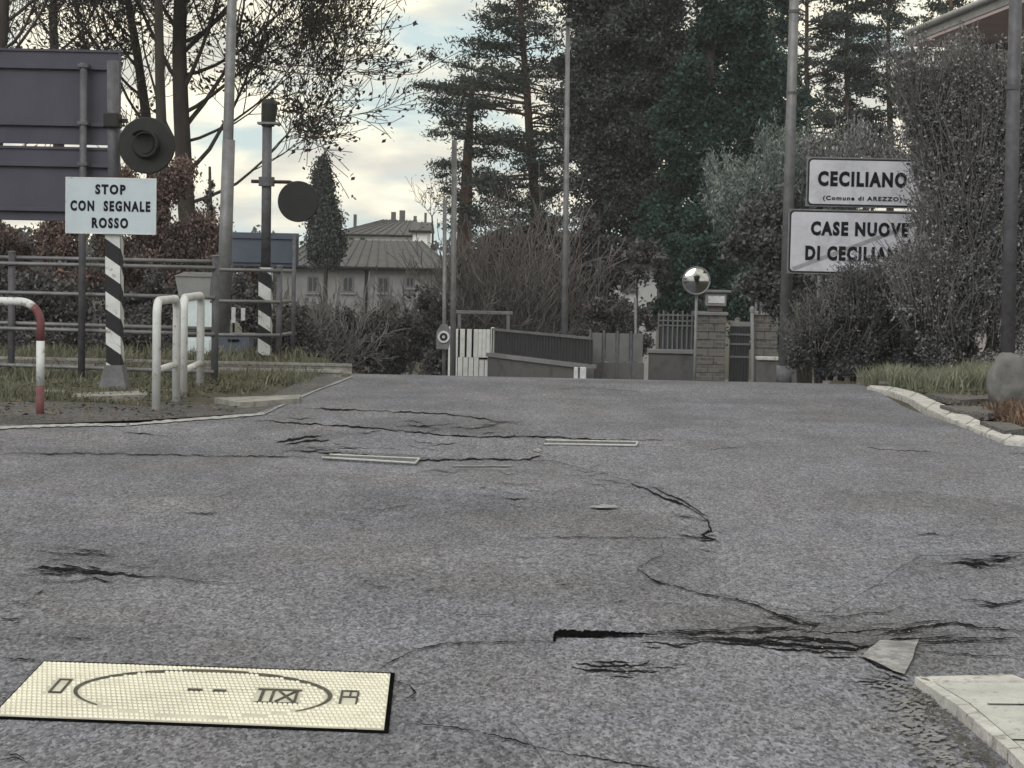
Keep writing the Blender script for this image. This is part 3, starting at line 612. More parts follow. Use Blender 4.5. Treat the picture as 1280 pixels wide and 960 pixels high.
zc = vz(142, 151, 18.9); obj('bracket', MB().box((ax1(zc).x - .075, 18.79, zc - .07), (ax1(zc).x + .075, 18.98, zc + .07), .01).box((ax1(zc).x, 18.86, zc - .02), (X(160, 165, 18.9).x, 18.9, zc + .02)), 'lampblack', t1)
t2, ax2, pt2, r2 = signal(447, 331, 334, 158, 25.2, .082, (373, 252, 25.5), 'far crossing signal on striped column with bell on top and side lamp board', 334)
d2 = 25.2
zb2 = vz(333, 158, d2); p = ax2(zb2); hh = vz(335, 124, d2)
bl = MB().tube([(p.x + .01, d2, zb2), (p.x + .01, d2, zb2 + .04), (p.x + .015, d2, zb2 + .06), (p.x + .025, d2, hh - .06), (p.x + .02, d2, hh)], [.085, .09, .095, .105, .07], 16)
obj('bell', bl, 'lampblack', t2)
za = vz(331, 154, d2); obj('bell_collar', MB().box((p.x - .12, d2 - .1, za - .02), (p.x + .16, d2 + .06, za + .012), .005), 'steel', t2)
za = vz(331, 227, d2); pa = ax2(za); obj('clamp', MB().tube([(pa.x, d2, za - .06), (pa.x, d2, za + .06)], .105, 16), 'steel_dark', t2)
obj('arm', MB().tube([(pa.x - .2, d2, za), (pa.x, d2, za), (pa.x + .3, d2, za), (X(373, 230, d2).x, d2 - .05, X(373, 232, d2).z)], .024, 10), 'lampblack', t2)

# STOP plate: fixed to the near signal
d = 18.78
a = X(82, 221, d); b = X(195.5, 223, d); c = X(195, 294.5, d); e_ = X(81, 291.5, d)
sp_ = thing('stop_plate', (a.x, d, 0), 'pale blue rectangular plate reading STOP CON SEGNALE ROSSO on the near signal', 'sign')
tilt = (b.z - a.z) / (b.x - a.x)
hgt = a.z - e_.z
obj('panel', MB().prism([(a.x, d, a.z), (b.x, d, b.z), (b.x, d, b.z - hgt), (a.x, d, a.z - hgt)], (0, .02, 0)), 'white_flat', sp_)
bd = MB()
for (u0, u1, v0, v1) in ((0, 1, 0, .025), (0, 1, .975, 1), (0, .012, .025, .975), (.988, 1, .025, .975)):
    W_ = b.x - a.x; bd.prism([(a.x + W_ * u, d - .002, a.z + tilt * W_ * u - hgt * v) for u, v in ((u0, v0), (u1, v0), (u1, v1), (u0, v1))], (0, .0018, 0))
obj('rim', bd, 'white', sp_)
ln = lambda x: tilt * (x - a.x)
def row(x0, x1, v0, v1, txt):
    xa_, xb_ = X(x0, 250, d).x, X(x1, 250, d).x
    lettering(txt, (xa_, a.z - hgt * v1, xb_, a.z - hgt * v0), d - .001, sp_, lean=ln, bold=.05, space=1.3)
row(119, 157, .12, .30, 'STOP'); row(88, 188, .41, .60, 'CON  SEGNALE'); row(115, 160.5, .71, .90, 'ROSSO')

# pipe fences
def fence(name, posts, rails, label, r=.027, mt='steel_dark'):
    t = thing(name, (posts[0][0], posts[0][1], 0), label, 'fence', 'galvanised pipe fences by the track')
    for (x, y, zt) in posts:
        obj('post', MB().tube([(x, y, -.1), (x, y, zt)], .038, 12), 'steel_dark', t, smooth=True)
        obj('post_cap', MB().tube([(x, y, zt), (x, y, zt + .012)], [.044, .03], 12), 'steel', t)
    for pts in rails: obj('rail', MB().tube(pts, r, 10), mt, t, smooth=True)
    return t
pA = [(X(-260, 470, 21.1).x, 21.1), (X(14, 468, 20.9).x, 20.9), (X(268, 480, 20.4).x, 20.4)]
def rl(z, off): return [(x, y + off, z) for x, y in [(pA[0][0] - 2, 21.2)] + pA]
fence('pipe_fence', [(x, y, 1.36) for x, y in pA], [rl(1.30, .045), rl(1.235, -.045), rl(.92, -.045), rl(.585, .045), rl(.53, -.045), rl(.13, -.045)], 'long grey steel pipe fence with four rails behind the STOP plate', .022, 'steel')
pB = [(X(262, 455, 24.4).x, 24.4), (X(348, 455, 24.8).x, 24.8)]; pe = (X(363, 455, 25.6).x, 25.6)
ends = lambda z: [(pB[0][0], pB[0][1], z), (pB[1][0], pB[1][1] - .05, z), (pe[0], pe[1] - .05, z)]
fence('pipe_fence', [(pB[1][0], pB[1][1], 1.26)], [ends(1.20), ends(.80), ends(.37)], 'short grey pipe fence receding to the crossing past the striped far signal', .024, 'steel')

# hoop barriers
def hoop(name, p, q, r, zt, label, cat='barrier', group=None, rad=.12, colours=None, midz=None, z0=-.05):
    p = Vector((*p, 0)); q_ = Vector((*q, 0)); dirn = (q_ - p).normalized()
    t = thing(name, (p.x, p.y, 0), label, cat, group)
    def arc(c, s_):
        return [c + s_ * dirn * rad * (-math.cos(a)) + Vector((0, 0, zt - rad + rad * math.sin(a))) for a in [R_(v) for v in range(0, 91, 10)]]
    A = arc(p + dirn * rad, 1); B_ = arc(q_ - dirn * rad, -1)[::-1]
    if colours is None:
        obj('hoop', MB().tube([p + Vector((0, 0, z0))] + A + B_ + [q_ + Vector((0, 0, z0))], r, 14), 'white', t, smooth=True)
        for c_ in (p, q_): obj('foot_collar', MB().tube([c_ + Vector((0, 0, z0)), c_ + Vector((0, 0, .025))], r * 1.45, 14), 'concrete_dark', t)
        if midz: obj('cross_bar', MB().tube([p + Vector((0, 0, midz)), q_ + Vector((0, 0, midz))], r * .8, 12), 'white', t, smooth=True)
    return t, A, B_, p, q_
P1, P2_ = G(195, 511, .03), G(220, 500, .03)
hoop('hoop_barrier', P1.xy, P2_.xy, .037, .955, 'white tubular hoop barrier seen end on, nearer the striped signal post', group='white hoop barriers in the verge', midz=.36)
P3, P4 = G(228.5, 496, .03), G(250, 483, .03)
hoop('hoop_barrier', P3.xy, P4.xy, .040, .955, 'white tubular hoop barrier seen end on, further right before the pale cabinet', group='white hoop barriers in the verge', midz=.27)
d = 15.6; pr_ = X(50, 522, d); pl_ = X(-150, 520, d)
t, A, B_, p, q_ = hoop('hoop_barrier', (pr_.x, d), (pl_.x, d), .033, .945, 'red and white banded hoop barrier cut by the left picture edge', rad=.17, colours=1, group=None)
z = lambda y: vz(50, y, d)
segs = [('red_band', [(p.x, d, -.05), (p.x, d, z(482))], 'red'), ('white_band', [(p.x, d, z(482)), (p.x, d, z(426))], 'white'), ('red_band', [(p.x, d, z(426))] + [tuple(v) for v in A[:6]], 'red'),
        ('white_band', [tuple(v) for v in A[5:]] + [tuple(A[-1] * .2 + B_[0] * .8)], 'white'), ('red_band', [tuple(A[-1] * .2 + B_[0] * .8)] + [tuple(v) for v in B_] + [(q_.x, d, -.05)], 'red')]
for n_, pts, mt in segs: obj(n_, MB().tube(pts, .0335, 14), mt, t, smooth=True)
obj('foot_collar', MB().tube([(p.x, d, -.05), (p.x, d, .03)], .05, 14), 'concrete_dark', t)

# cabinets behind the fence
def cabinet(d, x0, x1, yt, yb_, label, hood):
    a, b = X(x0, yt, d), X(x1, yb_, d); zb = b.z
    t = thing('trackside_cabinet', ((a.x + b.x) / 2, d, 0), label, 'cabinet')
    return t, a.x, b.x, zb, a.z
d = 27
t, x0, x1, zb, zt = cabinet(d, 232, 266, 374, 470, 'pale blue trackside cabinet under a grey pitched hood behind the pipe fence', True)
ht = X(222, 369, d); hr = X(263, 346, d)
ring = MB(); ycab = (d - .02, d + .45)
ring.box((x0, d, -.1), (x1, d + .42, ht.z), .01); obj('body', ring, 'cab', t)
hz0, hz1, hz2 = ht.z + .001, hr.z, X(240, 340, d).z
hd = MB().add([(ht.x + .03, d - .08, hz0), (hr.x, d - .08, hz0), (hr.x, d + .5, hz0), (ht.x + .03, d + .5, hz0), (ht.x - .02, d - .12, hz1), (hr.x + .03, d - .12, hz1), (hr.x + .03, d + .54, hz1), (ht.x - .02, d + .54, hz1)],
             [(3, 2, 1, 0), (0, 1, 5, 4), (1, 2, 6, 5), (2, 3, 7, 6), (3, 0, 4, 7), (4, 5, 6, 7)])
obj('hood', hd, 'cab_grey', t)
obj('hood_lid', MB().add([(ht.x - .04, d - .14, hz1 + .001), (hr.x + .05, d - .14, hz1 + .001), (hr.x + .05, d + .56, hz1 + .001), (ht.x - .04, d + .56, hz1 + .001), (ht.x + .08, d + .1, hz2), (hr.x + .02, d + .1, hz2), (hr.x + .02, d + .3, hz2), (ht.x + .08, d + .3, hz2)],
             [(3, 2, 1, 0), (0, 1, 5, 4), (1, 2, 6, 5), (2, 3, 7, 6), (3, 0, 4, 7), (4, 5, 6, 7)]), 'steel', t)
def face(nm, px0, py0, px1, py1, mt, par=t, dep=.012, dd=None):
    dd = dd or d; a, b = X(px0, py0, dd), X(px1, py1, dd); obj(nm, MB().box((a.x, dd - dep, b.z), (b.x, dd - .001, a.z), .002), mt, par)
face('door', 234, 381, 247, 408, 'cab'); face('door', 234, 424, 262, 449, 'cab'); face('vent', 248.5, 381, 253, 407, 'hole'); face('vent', 234, 413, 246, 421, 'crack'); face('vent', 249, 413, 264, 420, 'crack')
t, x0, x1, zb, zt = cabinet(26.4, 266, 312, 419, 470, 'low blue-grey metal box beside the striped column of the far signal', False); dd = 26.4
obj('body', MB().box((x0, dd, -.1), (x1, dd + .4, zt), .015), 'panel_blue', t); obj('lid', MB().box((x0 - .02, dd - .02, zt + .001), (x1 + .02, dd + .42, zt + .03), .006), 'steel', t)
face('handle', 285, 424, 299, 427, 'hole', t, .02, dd); face('handle', 285, 440, 301, 443, 'hole', t, .02, dd)
# upright white strips of a crossing barrier stowed behind
for (xp, y0, y1, lab) in ((292, 384, 404, 'narrow white strip standing behind the low grey box, left of a pair'), (304, 385, 401, 'narrow white strip standing behind the low grey box, right of a pair')):
    a, b = X(xp - 2.5, y0, 27.2), X(xp + 2.5, y1, 27.2)
    tt = thing('marker_stake', ((a.x + b.x) / 2, 27.2, 0), lab, 'marker')
    obj('stake', MB().box((a.x + .015, 27.2, -.1), (b.x - .015, 27.23, b.z), .003), 'crack', tt); obj('reflector', MB().box((a.x, 27.18, b.z + .002), (b.x, 27.21, a.z), .004), 'white', tt)
# small board with blue grey back
d = 27.5
a, b = X(289, 290, d), X(373, 334, d)
t = thing('small_road_sign', ((a.x + b.x) / 2, d, 0), 'small blue-grey rectangular sign seen from behind at the far signal', 'road sign')
obj('panel', MB().box((a.x, d, b.z), (b.x, d + .02, a.z), .004), 'panel_blue', t)
for yy in (297, 327): z_ = X(330, yy, d).z; obj('stiffener', MB().box((a.x + .02, d - .03, z_ - .015), (b.x - .02, d - .001, z_ + .015)), 'panel_blue', t)
obj('post', MB().tube([(X(368, 330, d).x, d - .05, -.3), (X(368, 330, d).x, d - .05, a.z - .02)], .03, 10), 'steel_dark', t, smooth=True)

# poles
def pole(name, pb, pt, d, r, label, cat, zb=None, mt='steel', group=None, parts=()):
    b, t_ = X(*pb, d), X(*pt, d); zb = zb if zb is not None else -.1
    # extend the line down to the ground
    k = (zb - t_.z) / (b.z - t_.z); base = t_ + (b - t_) * k
    o = thing(name, (base.x, d, zb), label, cat, group)
    rb_, rt = (r if isinstance(r, tuple) else (r, r))
    obj('shaft', MB().tube([base, t_], [rb_, rt], 16), mt, o, smooth=True)
    obj('base_collar', MB().tube([base, base + (t_ - base).normalized() * .25], rb_ * 1.25, 16), 'concrete_dark', o, smooth=True)
    return o, base, t_
o, b_, tt = pole('utility_pole', (281, 322), (294.5, -160), 26.5, (.085, .06), 'tall pale tapering steel pole between the bare tree and far signal', 'pole')
# pale lower sleeve
a_ = X(282.5, 300, 26.5); c_ = X(286, 175, 26.5); obj('lower_sleeve', MB().tube([b_ + (c_ - b_).normalized() * .3, c_], [.098, .088], 16), 'steel', o, smooth=True)
o, b_, tt = pole('utility_pole', (980, 470), (997, -160), 27.2, (.088, .06), 'tall grey steel pole just left of the town name signs', 'pole', -.25)
for yy in (16, 118): p_ = b_ + (tt - b_) * ((X(990, yy, 27.2).z - b_.z) / (tt.z - b_.z)); obj('band', MB().tube([p_, p_ + Vector((0, 0, .04))], .078, 14), 'steel_dark', o)
o, b_, tt = pole('utility_pole', (1262, 330), (1273, -160), 20.6, (.078, .065), 'grey steel pole at the right edge before the big hedge', 'pole', -.02, 'steel_dark')
obj('joint_ring', MB().tube([X(1266, 112, 20.6), X(1266, 106, 20.6)], .08, 14), 'steel_dark', o)
obj('cable_conduit', MB().tube([X(1256, 470, 20.6), X(1257, 300, 20.62), X(1260, 270, 20.62)], .014, 8), 'steel', o)
o, b_, tt = pole('street_lamp', (705, 470), (710, 30), 41, (.075, .045), 'slender grey street lamp post beyond the crest before the dark conifer', 'street lamp', -1.98, 'steel')
obj('lamp_head', MB().box((tt.x - .06, 40.6, tt.z - .02), (tt.x + .07, 41.1, tt.z + .07), .02).tube([tt, tt + Vector((0, -.3, .03))], .03, 8), 'steel', o)
o, b_, tt = pole('thin_pole', (555, 470), (556, 250), 40.2, (.042, .04), 'left and thinner of two close poles beside the pale gate', 'pole', -1.98, 'steel', 'pair of poles beyond the crest')
o, b_, tt = pole('thin_pole', (566, 470), (568, 175), 41.3, (.065, .055), 'right and thicker of two close poles beside the pale gate', 'pole', -1.98, 'steel', 'pair of poles beyond the crest')
# round prohibition sign from the front with box behind
c = X(554.5, 421, 40.0); t = thing('round_sign', (c.x, 40, -1.98), 'small round white ringed sign with dark centre on the thinner pole', 'sign')
obj('backing_board', MB().prism([(c.x - .15, 40.03, c.z - .26), (c.x + .10, 40.03, c.z - .26), (c.x + .15, 40.03, c.z - .1), (c.x + .15, 40.03, c.z + .12), (c.x + .06, 40.03, c.z + .26), (c.x - .06, 40.03, c.z + .26), (c.x - .15, 40.03, c.z + .1)], (0, .03, 0)), 'steel', t)
obj('disc', MB().disc(c, .125, 39.99, 40.02, 28), 'white', t); obj('centre', MB().disc(c, .082, 39.98, 39.989, 28), 'black', t); obj('emblem', MB().disc(c, .03, 39.972, 39.979, 12), 'white', t)

# ------------------------------------------------------------------ town signs
def town_sign(name, x0, y0, x1, y1, d, label, rows, bar=False, posts=()):
    a = X(x0, y0, d); W_ = X(x1, y0 + (x1 - x0) * .021, d).x - a.x; Hh = a.z - X(x0, y1, d).z
    t = thing(name, (a.x + W_ / 2, d, -.1), label, 'town sign', 'place name signs at the crossing')
    def rr(m_, y, th, rad):
        pts = []
        for (cx, cz, a0) in ((W_ - m_ - rad, -m_ - rad, 0), (m_ + rad, -m_ - rad, 90), (m_ + rad, -Hh + m_ + rad, 180), (W_ - m_ - rad, -Hh + m_ + rad, 270)):
            for k in range(6): an = R_(a0 + 18 * k); pts.append((a.x + cx + rad * math.cos(an), y, a.z + cz + rad * math.sin(an)))
        return MB().prism(pts, (0, th, 0))
    obj('back_plate', MB().box((a.x - .012, d + .004, a.z - Hh - .012), (a.x + W_ + .012, d + .03, a.z + .012), .004), 'steel', t)
    obj('border', rr(.006, d + .0005, .003, .055), 'black', t)
    obj('face_panel', rr(.028, d - .0035, .003, .05), 'town_white', t)
    if bar:
        p0, p1 = (.06, -Hh + .05), (W_ - .10, -.10)
        n = Vector((-(p1[1] - p0[1]), p1[0] - p0[0])).normalized() * .028
        obj('diagonal_bar', MB().prism([(a.x + p0[0] - n.x, d - .005, a.z + p0[1] - n.y), (a.x + p1[0] - n.x, d - .005, a.z + p1[1] - n.y), (a.x + p1[0] + n.x, d - .005, a.z + p1[1] + n.y), (a.x + p0[0] + n.x, d - .005, a.z + p0[1] + n.y)], (0, .001, 0)), 'bar', t)
    for txt, u0, v0, u1, v1, bo, par in rows:
        lettering(txt, (a.x + (u0 - x0) * d / F, a.z - (v1 - y0) * d / F, a.x + (u1 - x0) * d / F, a.z - (v0 - y0) * d / F), d - .006, t, bold=bo * 1.7, space=1.22)
    for px in posts:
        x = X(px, 360, d + .06).x; obj('post', MB().tube([(x, d + .07, -.3), (x, d + .07, a.z - .02)], .03, 12), 'steel', t, smooth=True)
        for v in (.25, .75): obj('clamp', MB().box((x - .05, d + .031, a.z - Hh * v - .015), (x + .05, d + .1, a.z - Hh * v + .015), .003), 'steel_dark', t)
    t.rotation_euler = (0, 0, 0)
    return t
town_sign('town_sign', 1010, 197, 1172, 257, 26.3, 'upper white place name sign reading CECILIANO, right end lost in the hedge', [('CECILIANO', 1023, 213, 1134, 232, .032, 0), ('(Comune di AREZZO)', 1030, 243.5, 1128, 250.5, .02, 0)], posts=(1029, 1150))
town_sign('town_sign', 987, 262, 1168, 341, 26.0, 'lower wider white sign reading CASE NUOVE DI CECILIANO crossed by a diagonal bar', [('CASE NUOVE', 1014, 275.5, 1136, 293.5, .032, 0), ('DI CECILIANO', 1008, 306, 1140, 324.5, .032, 0)], True, posts=(1024,))

# ------------------------------------------------------------------ vegetation generators
def leaves(P, size, aspect=.55, rng=RS, up=0.0, droop=None, var=.35):
    "quads at points P with random orientation -> (V, F)"
    n = len(P); a = rng.normal(size=(n, 3)); a[:, 2] = a[:, 2] * (1 - up) + up * 2.2; a /= np.linalg.norm(a, axis=1)[:, None]
    b = rng.normal(size=(n, 3)); b -= a * (a * b).sum(1)[:, None]; b /= np.linalg.norm(b, axis=1)[:, None]
    s = size * (1 + rng.uniform(-var, var, n))[:, None]
    V = np.stack([P - a * s * .5, P + b * s * aspect * .5, P + a * s * .5, P - b * s * aspect * .5], 1).reshape(-1, 3)
    return V, np.arange(4 * n).reshape(-1, 4)
def join(*VF):
    V = []; Fs = []; o_ = 0
    for v, f in VF: V.append(v); Fs.append(f + o_); o_ += len(v)
    return np.concatenate(V), np.concatenate(Fs)
def cloud(blobs, n, cl=.28, clumps=None, shell=.45, rng=RS, flat_=1.0):
    "points in lumpy clumps inside ellipsoids blobs=[(cx,cy,cz,rx,ry,rz)]"
    w_ = np.array([b[3] * b[5] * (b[4] ** .5) for b in blobs]); w_ = w_ / w_.sum(); out = []
    for b, f in zip(blobs, w_):
        nb = int(n * f); k = clumps or max(8, int(b[3] * b[4] * b[5] / cl ** 3 * .55)); k = min(k, max(6, nb // 12))
        dcl = rng.normal(size=(k, 3)); dcl /= np.linalg.norm(dcl, axis=1)[:, None]; rad = rng.uniform(shell, 1, k) ** .6
        C = np.array(b[:3]) + dcl * rad[:, None] * np.array(b[3:6]); R = cl * rng.uniform(.5, 1.3, k)
        idx = rng.randint(0, k, nb); g = rng.normal(size=(nb, 3)) * .5; g[:, 2] *= flat_
        out.append(C[idx] + g * R[idx][:, None])
    return np.concatenate(out)
def plant(name, base, label, cat, fol, fmat, trunk=None, tmat='bark', group=None, fname='crown'):
    t = thing(name, base, label, cat, group)
    if trunk is not None: obj('trunk', trunk, tmat, t, smooth=isinstance(trunk, MB))
    obj(fname, fol, fmat, t)
    return t

TREE_R = random.Random(11)
def grow(segs, tips, p, dr, ln, r, lv, maxlv, R, up=.12, wob=.28, nch=(3, 5), spread=(30, 65), shrink=.62, rmin=.006):
    n = max(3, int(ln / .35)) if lv < 3 else (3 if lv < 5 else 2)
    pts = [p.copy()]; rs = [r]; d = dr.normalized()
    for i in range(n):
        d = (d + Vector((R.uniform(-1, 1), R.uniform(-1, 1), R.uniform(-.6, 1))) * wob * (.5 if lv < 3 else 1.1) + Vector((0, 0, up))).normalized()
        p = p + d * ln / n; pts.append(p.copy()); rs.append(max(rmin, r * (1 - .55 * (i + 1) / n)))
    segs.append((pts, rs, lv))
    if lv >= maxlv: tips.append((pts[-1], d)); tips.append((pts[-2], d)); return
    for k in range(R.randint(*nch) + (1 if lv == 0 else 0)):
        u = R.uniform(.35 if lv else .3, 1); j = min(n - 1, int(u * n)); q_ = pts[j] + (pts[j + 1] - pts[j]) * (u * n - j)
        ax = (pts[j + 1] - pts[j]).normalized(); o_ = ax.orthogonal().normalized(); o_.rotate(Matrix.Rotation(R.uniform(0, 6.283), 3, ax))
        an = R_(R.uniform(*spread)); nd = ax * math.cos(an) + o_ * math.sin(an)
        grow(segs, tips, q_, nd, ln * shrink * R.uniform(.75, 1.2), max(rmin, rs[j] * .58), lv + 1, maxlv, R, up * .7, wob * 1.12, nch, spread, shrink, rmin)
    grow(segs, tips, pts[-1], d, ln * .75, rs[-1], lv + 1, maxlv, R, up, wob, nch, spread, shrink, rmin)
def tubes(segs, sides=lambda lv: 7 if lv == 0 else 5 if lv < 2 else 3, lo=0, hi=99):
    V = []; Fc = []
    for pts, rs, lv in segs:
        if not (lo <= lv <= hi): continue
        n = sides(lv); b = len(V); u = None
        for i, p in enumerate(pts):
            dd = (pts[min(i + 1, len(pts) - 1)] - pts[max(i - 1, 0)]).normalized()
            u = dd.orthogonal().normalized() if u is None else (u - dd * u.dot(dd)).normalized()
            w_ = dd.cross(u)
            for k in range(n): a = 6.2832 * k / n; V.append((p + (u * math.cos(a) + w_ * math.sin(a)) * rs[i])[:])
        for i in range(len(pts) - 1):
            for k in range(n): Fc.append((b + i * n + k, b + i * n + (k + 1) % n, b + (i + 1) * n + (k + 1) % n, b + (i + 1) * n + k))
    return np.array(V), np.array(Fc)
def bare_tree(name, base, label, r, limbs, seed, maxlv=4, leaf=.09, nleaf=1.0, trunk_pts=None, rmin=.009, group=None, tl=1.0):
    R = random.Random(seed); segs = []; tips = []
    trunk = [Vector(v) for v in trunk_pts]; rs = [r * (1 - .5 * i / (len(trunk) - 1)) for i in range(len(trunk))]
    for (u, dr, ln, rr) in limbs:
        f = u * (len(trunk) - 1); j = min(int(f), len(trunk) - 2); q_ = trunk[j] + (trunk[j + 1] - trunk[j]) * (f - j)
        grow(segs, tips, q_, Vector(dr), ln, rr * .6, 1, maxlv, R, .10, .26, (3, 4), (25, 60), .66, rmin)
    t = thing(name, base, label, 'tree', group)
    # smooth trunk
    obj('trunk', MB().tube(trunk, rs, 12), 'bark', t, smooth=True)
    cr = obj('crown', tubes(segs), 'bark', t)
    if nleaf:
        P_ = np.array([(a + Vector((R.gauss(0, .08), R.gauss(0, .08), R.gauss(0, .08))))[:] for a, _ in tips for _k in range(2) if R.random() < nleaf])
        if len(P_): obj('withered_leaves', leaves(P_, leaf, .6), 'leaf_dead', t)['kind'] = 'stuff'
    return t

# ---- left bare trees
def tp_(lst, d): return [X(a, b, d) if b is not None else a for a, b in lst]
d = 39
tr = [Vector((X(240, 330, d).x, d, -1.3)), X(238, 330, d), X(231, 230, d), X(226, 130, d), X(224, 60, d), X(226, -20, d), X(232, -120, d), X(236, -230, d)]
limbs = [(.30, (.9, -.1, .75), 2.6, .085), (.33, (-.7, .2, 1), 2.4, .07), (.38, (.8, .3, 1.1), 2.9, .09), (.45, (.75, -.4, 1.2), 3.0, .085), (.48, (-.9, -.3, 1), 2.8, .08), (.55, (1, .1, .9), 3.0, .085), (.6, (-.8, .5, 1.1), 2.8, .08),
         (.66, (.9, -.5, 1), 3.0, .08), (.72, (-1, 0, 1), 2.8, .075), (.76, (1, .3, .7), 2.8, .075), (.82, (-.8, -.5, 1), 2.5, .07), (.86, (.8, .4, 1), 2.5, .06), (.93, (-.3, .3, 1), 2.2, .06), (1, (.3, -.1, 1), 2.2, .06),
         (.25, (1, .2, .22), 2.2, .07), (.41, (1, -.3, .35), 2.6, .075), (.50, (1, .5, .15), 2.6, .07), (.58, (1, -.2, .2), 2.7, .07), (.68, (1, .1, .25), 2.7, .07), (.28, (-1, .2, .4), 2.2, .06), (.36, (.9, .6, .3), 2.2, .06)]
bare_tree('bare_tree', tr[0], 'large bare tree with dark spreading limbs right of the near lamp board', .2, limbs, 5, 5, .11, .42, tr, .008)
tr = [Vector((X(206, 330, 36).x, 36, -1.2)), X(205, 330, 36), X(203, 200, 36), X(200, 100, 36), X(198, 0, 36), X(197, -120, 36)]
bare_tree('bare_tree', tr[0], 'slim straight bare trunk rising just behind the near lamp board', .13, [(.72, (-.8, .3, 1), 1.8, .045), (.8, (.8, -.3, 1), 1.7, .045), (.9, (-.6, -.5, 1), 1.8, .04), (1, (.2, .3, 1), 1.6, .05)], 9, 3, .09, .8, tr, .010)
tr = [Vector((X(196, 330, 41).x, 41, -1.4)), X(190, 210, 41), X(182, 140, 41), X(172, 70, 41), X(160, 0, 41), X(150, -90, 41)]
bare_tree('bare_tree', tr[0], 'thinner bare tree leaning left above the large sign back', .13, [(.35, (-.8, .2, .9), 2.6, .06), (.45, (-1, -.2, .8), 2.7, .06), (.55, (-.9, .5, .8), 2.7, .06), (.65, (-1, .1, .7), 2.8, .055), (.72, (.3, .4, 1), 2, .045), (.8, (-1, -.4, .8), 2.6, .05), (.92, (-.6, .2, 1), 2.2, .05), (1, (-.2, -.2, 1), 2, .05)], 21, 5, .10, .3, tr, .009)
tr = [Vector((X(-10, 330, 37).x, 37, -1.2)), X(-6, 210, 37), X(-2, 100, 37), X(4, 30, 37), X(6, -30, 37), X(2, -120, 37)]
bare_tree('bare_tree', tr[0], 'bare tree cut by the left picture edge above the large sign back', .15, [(.45, (.8, .2, .7), 2.6, .06), (.5, (.9, -.3, .5), 2.6, .055), (.6, (1, .1, .6), 2.6, .06), (.7, (.8, .5, .9), 2.4, .055), (.8, (.9, -.2, .8), 2.4, .05), (1, (.3, .2, 1), 2, .05)], 33, 5, .10, .3, tr, .009)
tr = [Vector((X(70, 330, 47).x, 47, -1.4)), X(74, 200, 47), X(70, 100, 47), X(66, 20, 47), X(72, -60, 47)]
bare_tree('bare_tree', tr[0], 'bare tree whose finer crown shows just over the large sign back', .16, [(.45, (.8, .2, .7), 2.6, .06), (.5, (-.9, -.3, .6), 2.6, .055), (.6, (1, .1, .7), 2.6, .06), (.65, (-.8, .5, .9), 2.4, .055), (.75, (.9, -.2, .8), 2.4, .05), (.8, (-.9, -.2, .8), 2.4, .05), (1, (.3, .2, 1), 2, .05)], 41, 5, .10, .3, tr, .009)
# small far bare tree by the chimneys
tr = [Vector((X(541, 300, 110).x, 110, -2.3)), X(541, 290, 110), X(540, 270, 110)]
bare_tree('bare_tree', tr[0], 'tiny far bare tree fanning above the roof between chimneys and poles', .08, [(1, (-.9, 0, 1), 1.2, .04), (1, (.9, 0, 1), 1.2, .04), (.9, (-.3, .1, 1), 1.1, .04), (.95, (.35, -.1, 1), 1.1, .04)], 3, 3, .1, 0, tr, .012)

# ---- conifers with open layered branches
def conifer(base, pts, r, label, prof, seed, n_br=70, fmat='pine', needle=.20, dens=26, gaps=.12, lowz=None, drp=-.05, name='pine_tree', sparse=1.0):
    "prof(z, side) -> branch length"
    R = random.Random(seed); rng = np.random.RandomState(seed)
    t = thing(name, base, label, 'tree'); z0, z1 = pts[0].z, pts[-1].z
    obj('trunk', MB().tube(pts, [max(.04, r * (1 - .8 * i / (len(pts) - 1))) for i in range(len(pts))], 12), 'bark_pine', t, smooth=True)
    def at(z):
        for a, b in zip(pts, pts[1:]):
            if a.z <= z <= b.z: return a + (b - a) * ((z - a.z) / (b.z - a.z))
        return pts[-1].copy()
    segs = []; C = []; S = []
    for i in range(n_br):
        z = (lowz if lowz is not None else z0 + 1) + (z1 - (lowz if lowz is not None else z0 + 1)) * (i + R.random()) / n_br
        az = R.uniform(0, 6.283); p = at(z); ln = prof(z, math.cos(az)) * R.uniform(.6, 1.12)
        if ln < .15: continue
        d_ = Vector((math.cos(az), math.sin(az), R.uniform(-.15, .45))); q_ = p.copy(); bp = [q_.copy()]; n = 5
        for k in range(n):
            d_ = (d_ + Vector((R.uniform(-.15, .15), R.uniform(-.15, .15), drp + (.12 if k > 2 else 0)))).normalized(); q_ = q_ + d_ * ln / n; bp.append(q_.copy())
        segs.append((bp, [max(.012, .05 * (1 - k / n) * (.5 + ln / 6)) for k in range(n + 1)], 1))
        # foliage plates along the outer part of the branch
        m = int(ln * 5 * sparse) + 2
        for _ in range(m):
            u = R.uniform(.25, 1.0) ** .8; f = u * n; j = min(int(f), n - 1); c_ = bp[j] + (bp[j + 1] - bp[j]) * (f - j)
            sd_ = Vector((-d_.y, d_.x, 0)) * R.uniform(-1, 1) * .38 * ln * (1.15 - u)
            if R.random() < gaps: continue
            C.append((c_ + sd_ + Vector((0, 0, R.uniform(-.08, .12))))[:]); S.append(R.uniform(.16, .50))
    C = np.array(C); S = np.array(S); idx = np.repeat(np.arange(len(C)), dens); g = rng.normal(size=(len(idx), 3)); g[:, 2] *= .38
    P_ = C[idx] + g * S[idx][:, None] * .75
    obj('branches', tubes(segs), 'bark_pine', t)['kind'] = 'stuff'
    obj('crown', leaves(P_, needle, .28, rng), fmat, t)
    return t
d = 70; k_ = d / F
zpx = lambda y: 1.3 + (335 - y) * k_
pts = [Vector((X(672, 335, d).x, d, -2.2)), X(671, 330, d), X(668, 240, d), X(662, 170, d), X(658, 100, d), X(652, 40, d), X(648, -60, d), X(646, -160, d)]
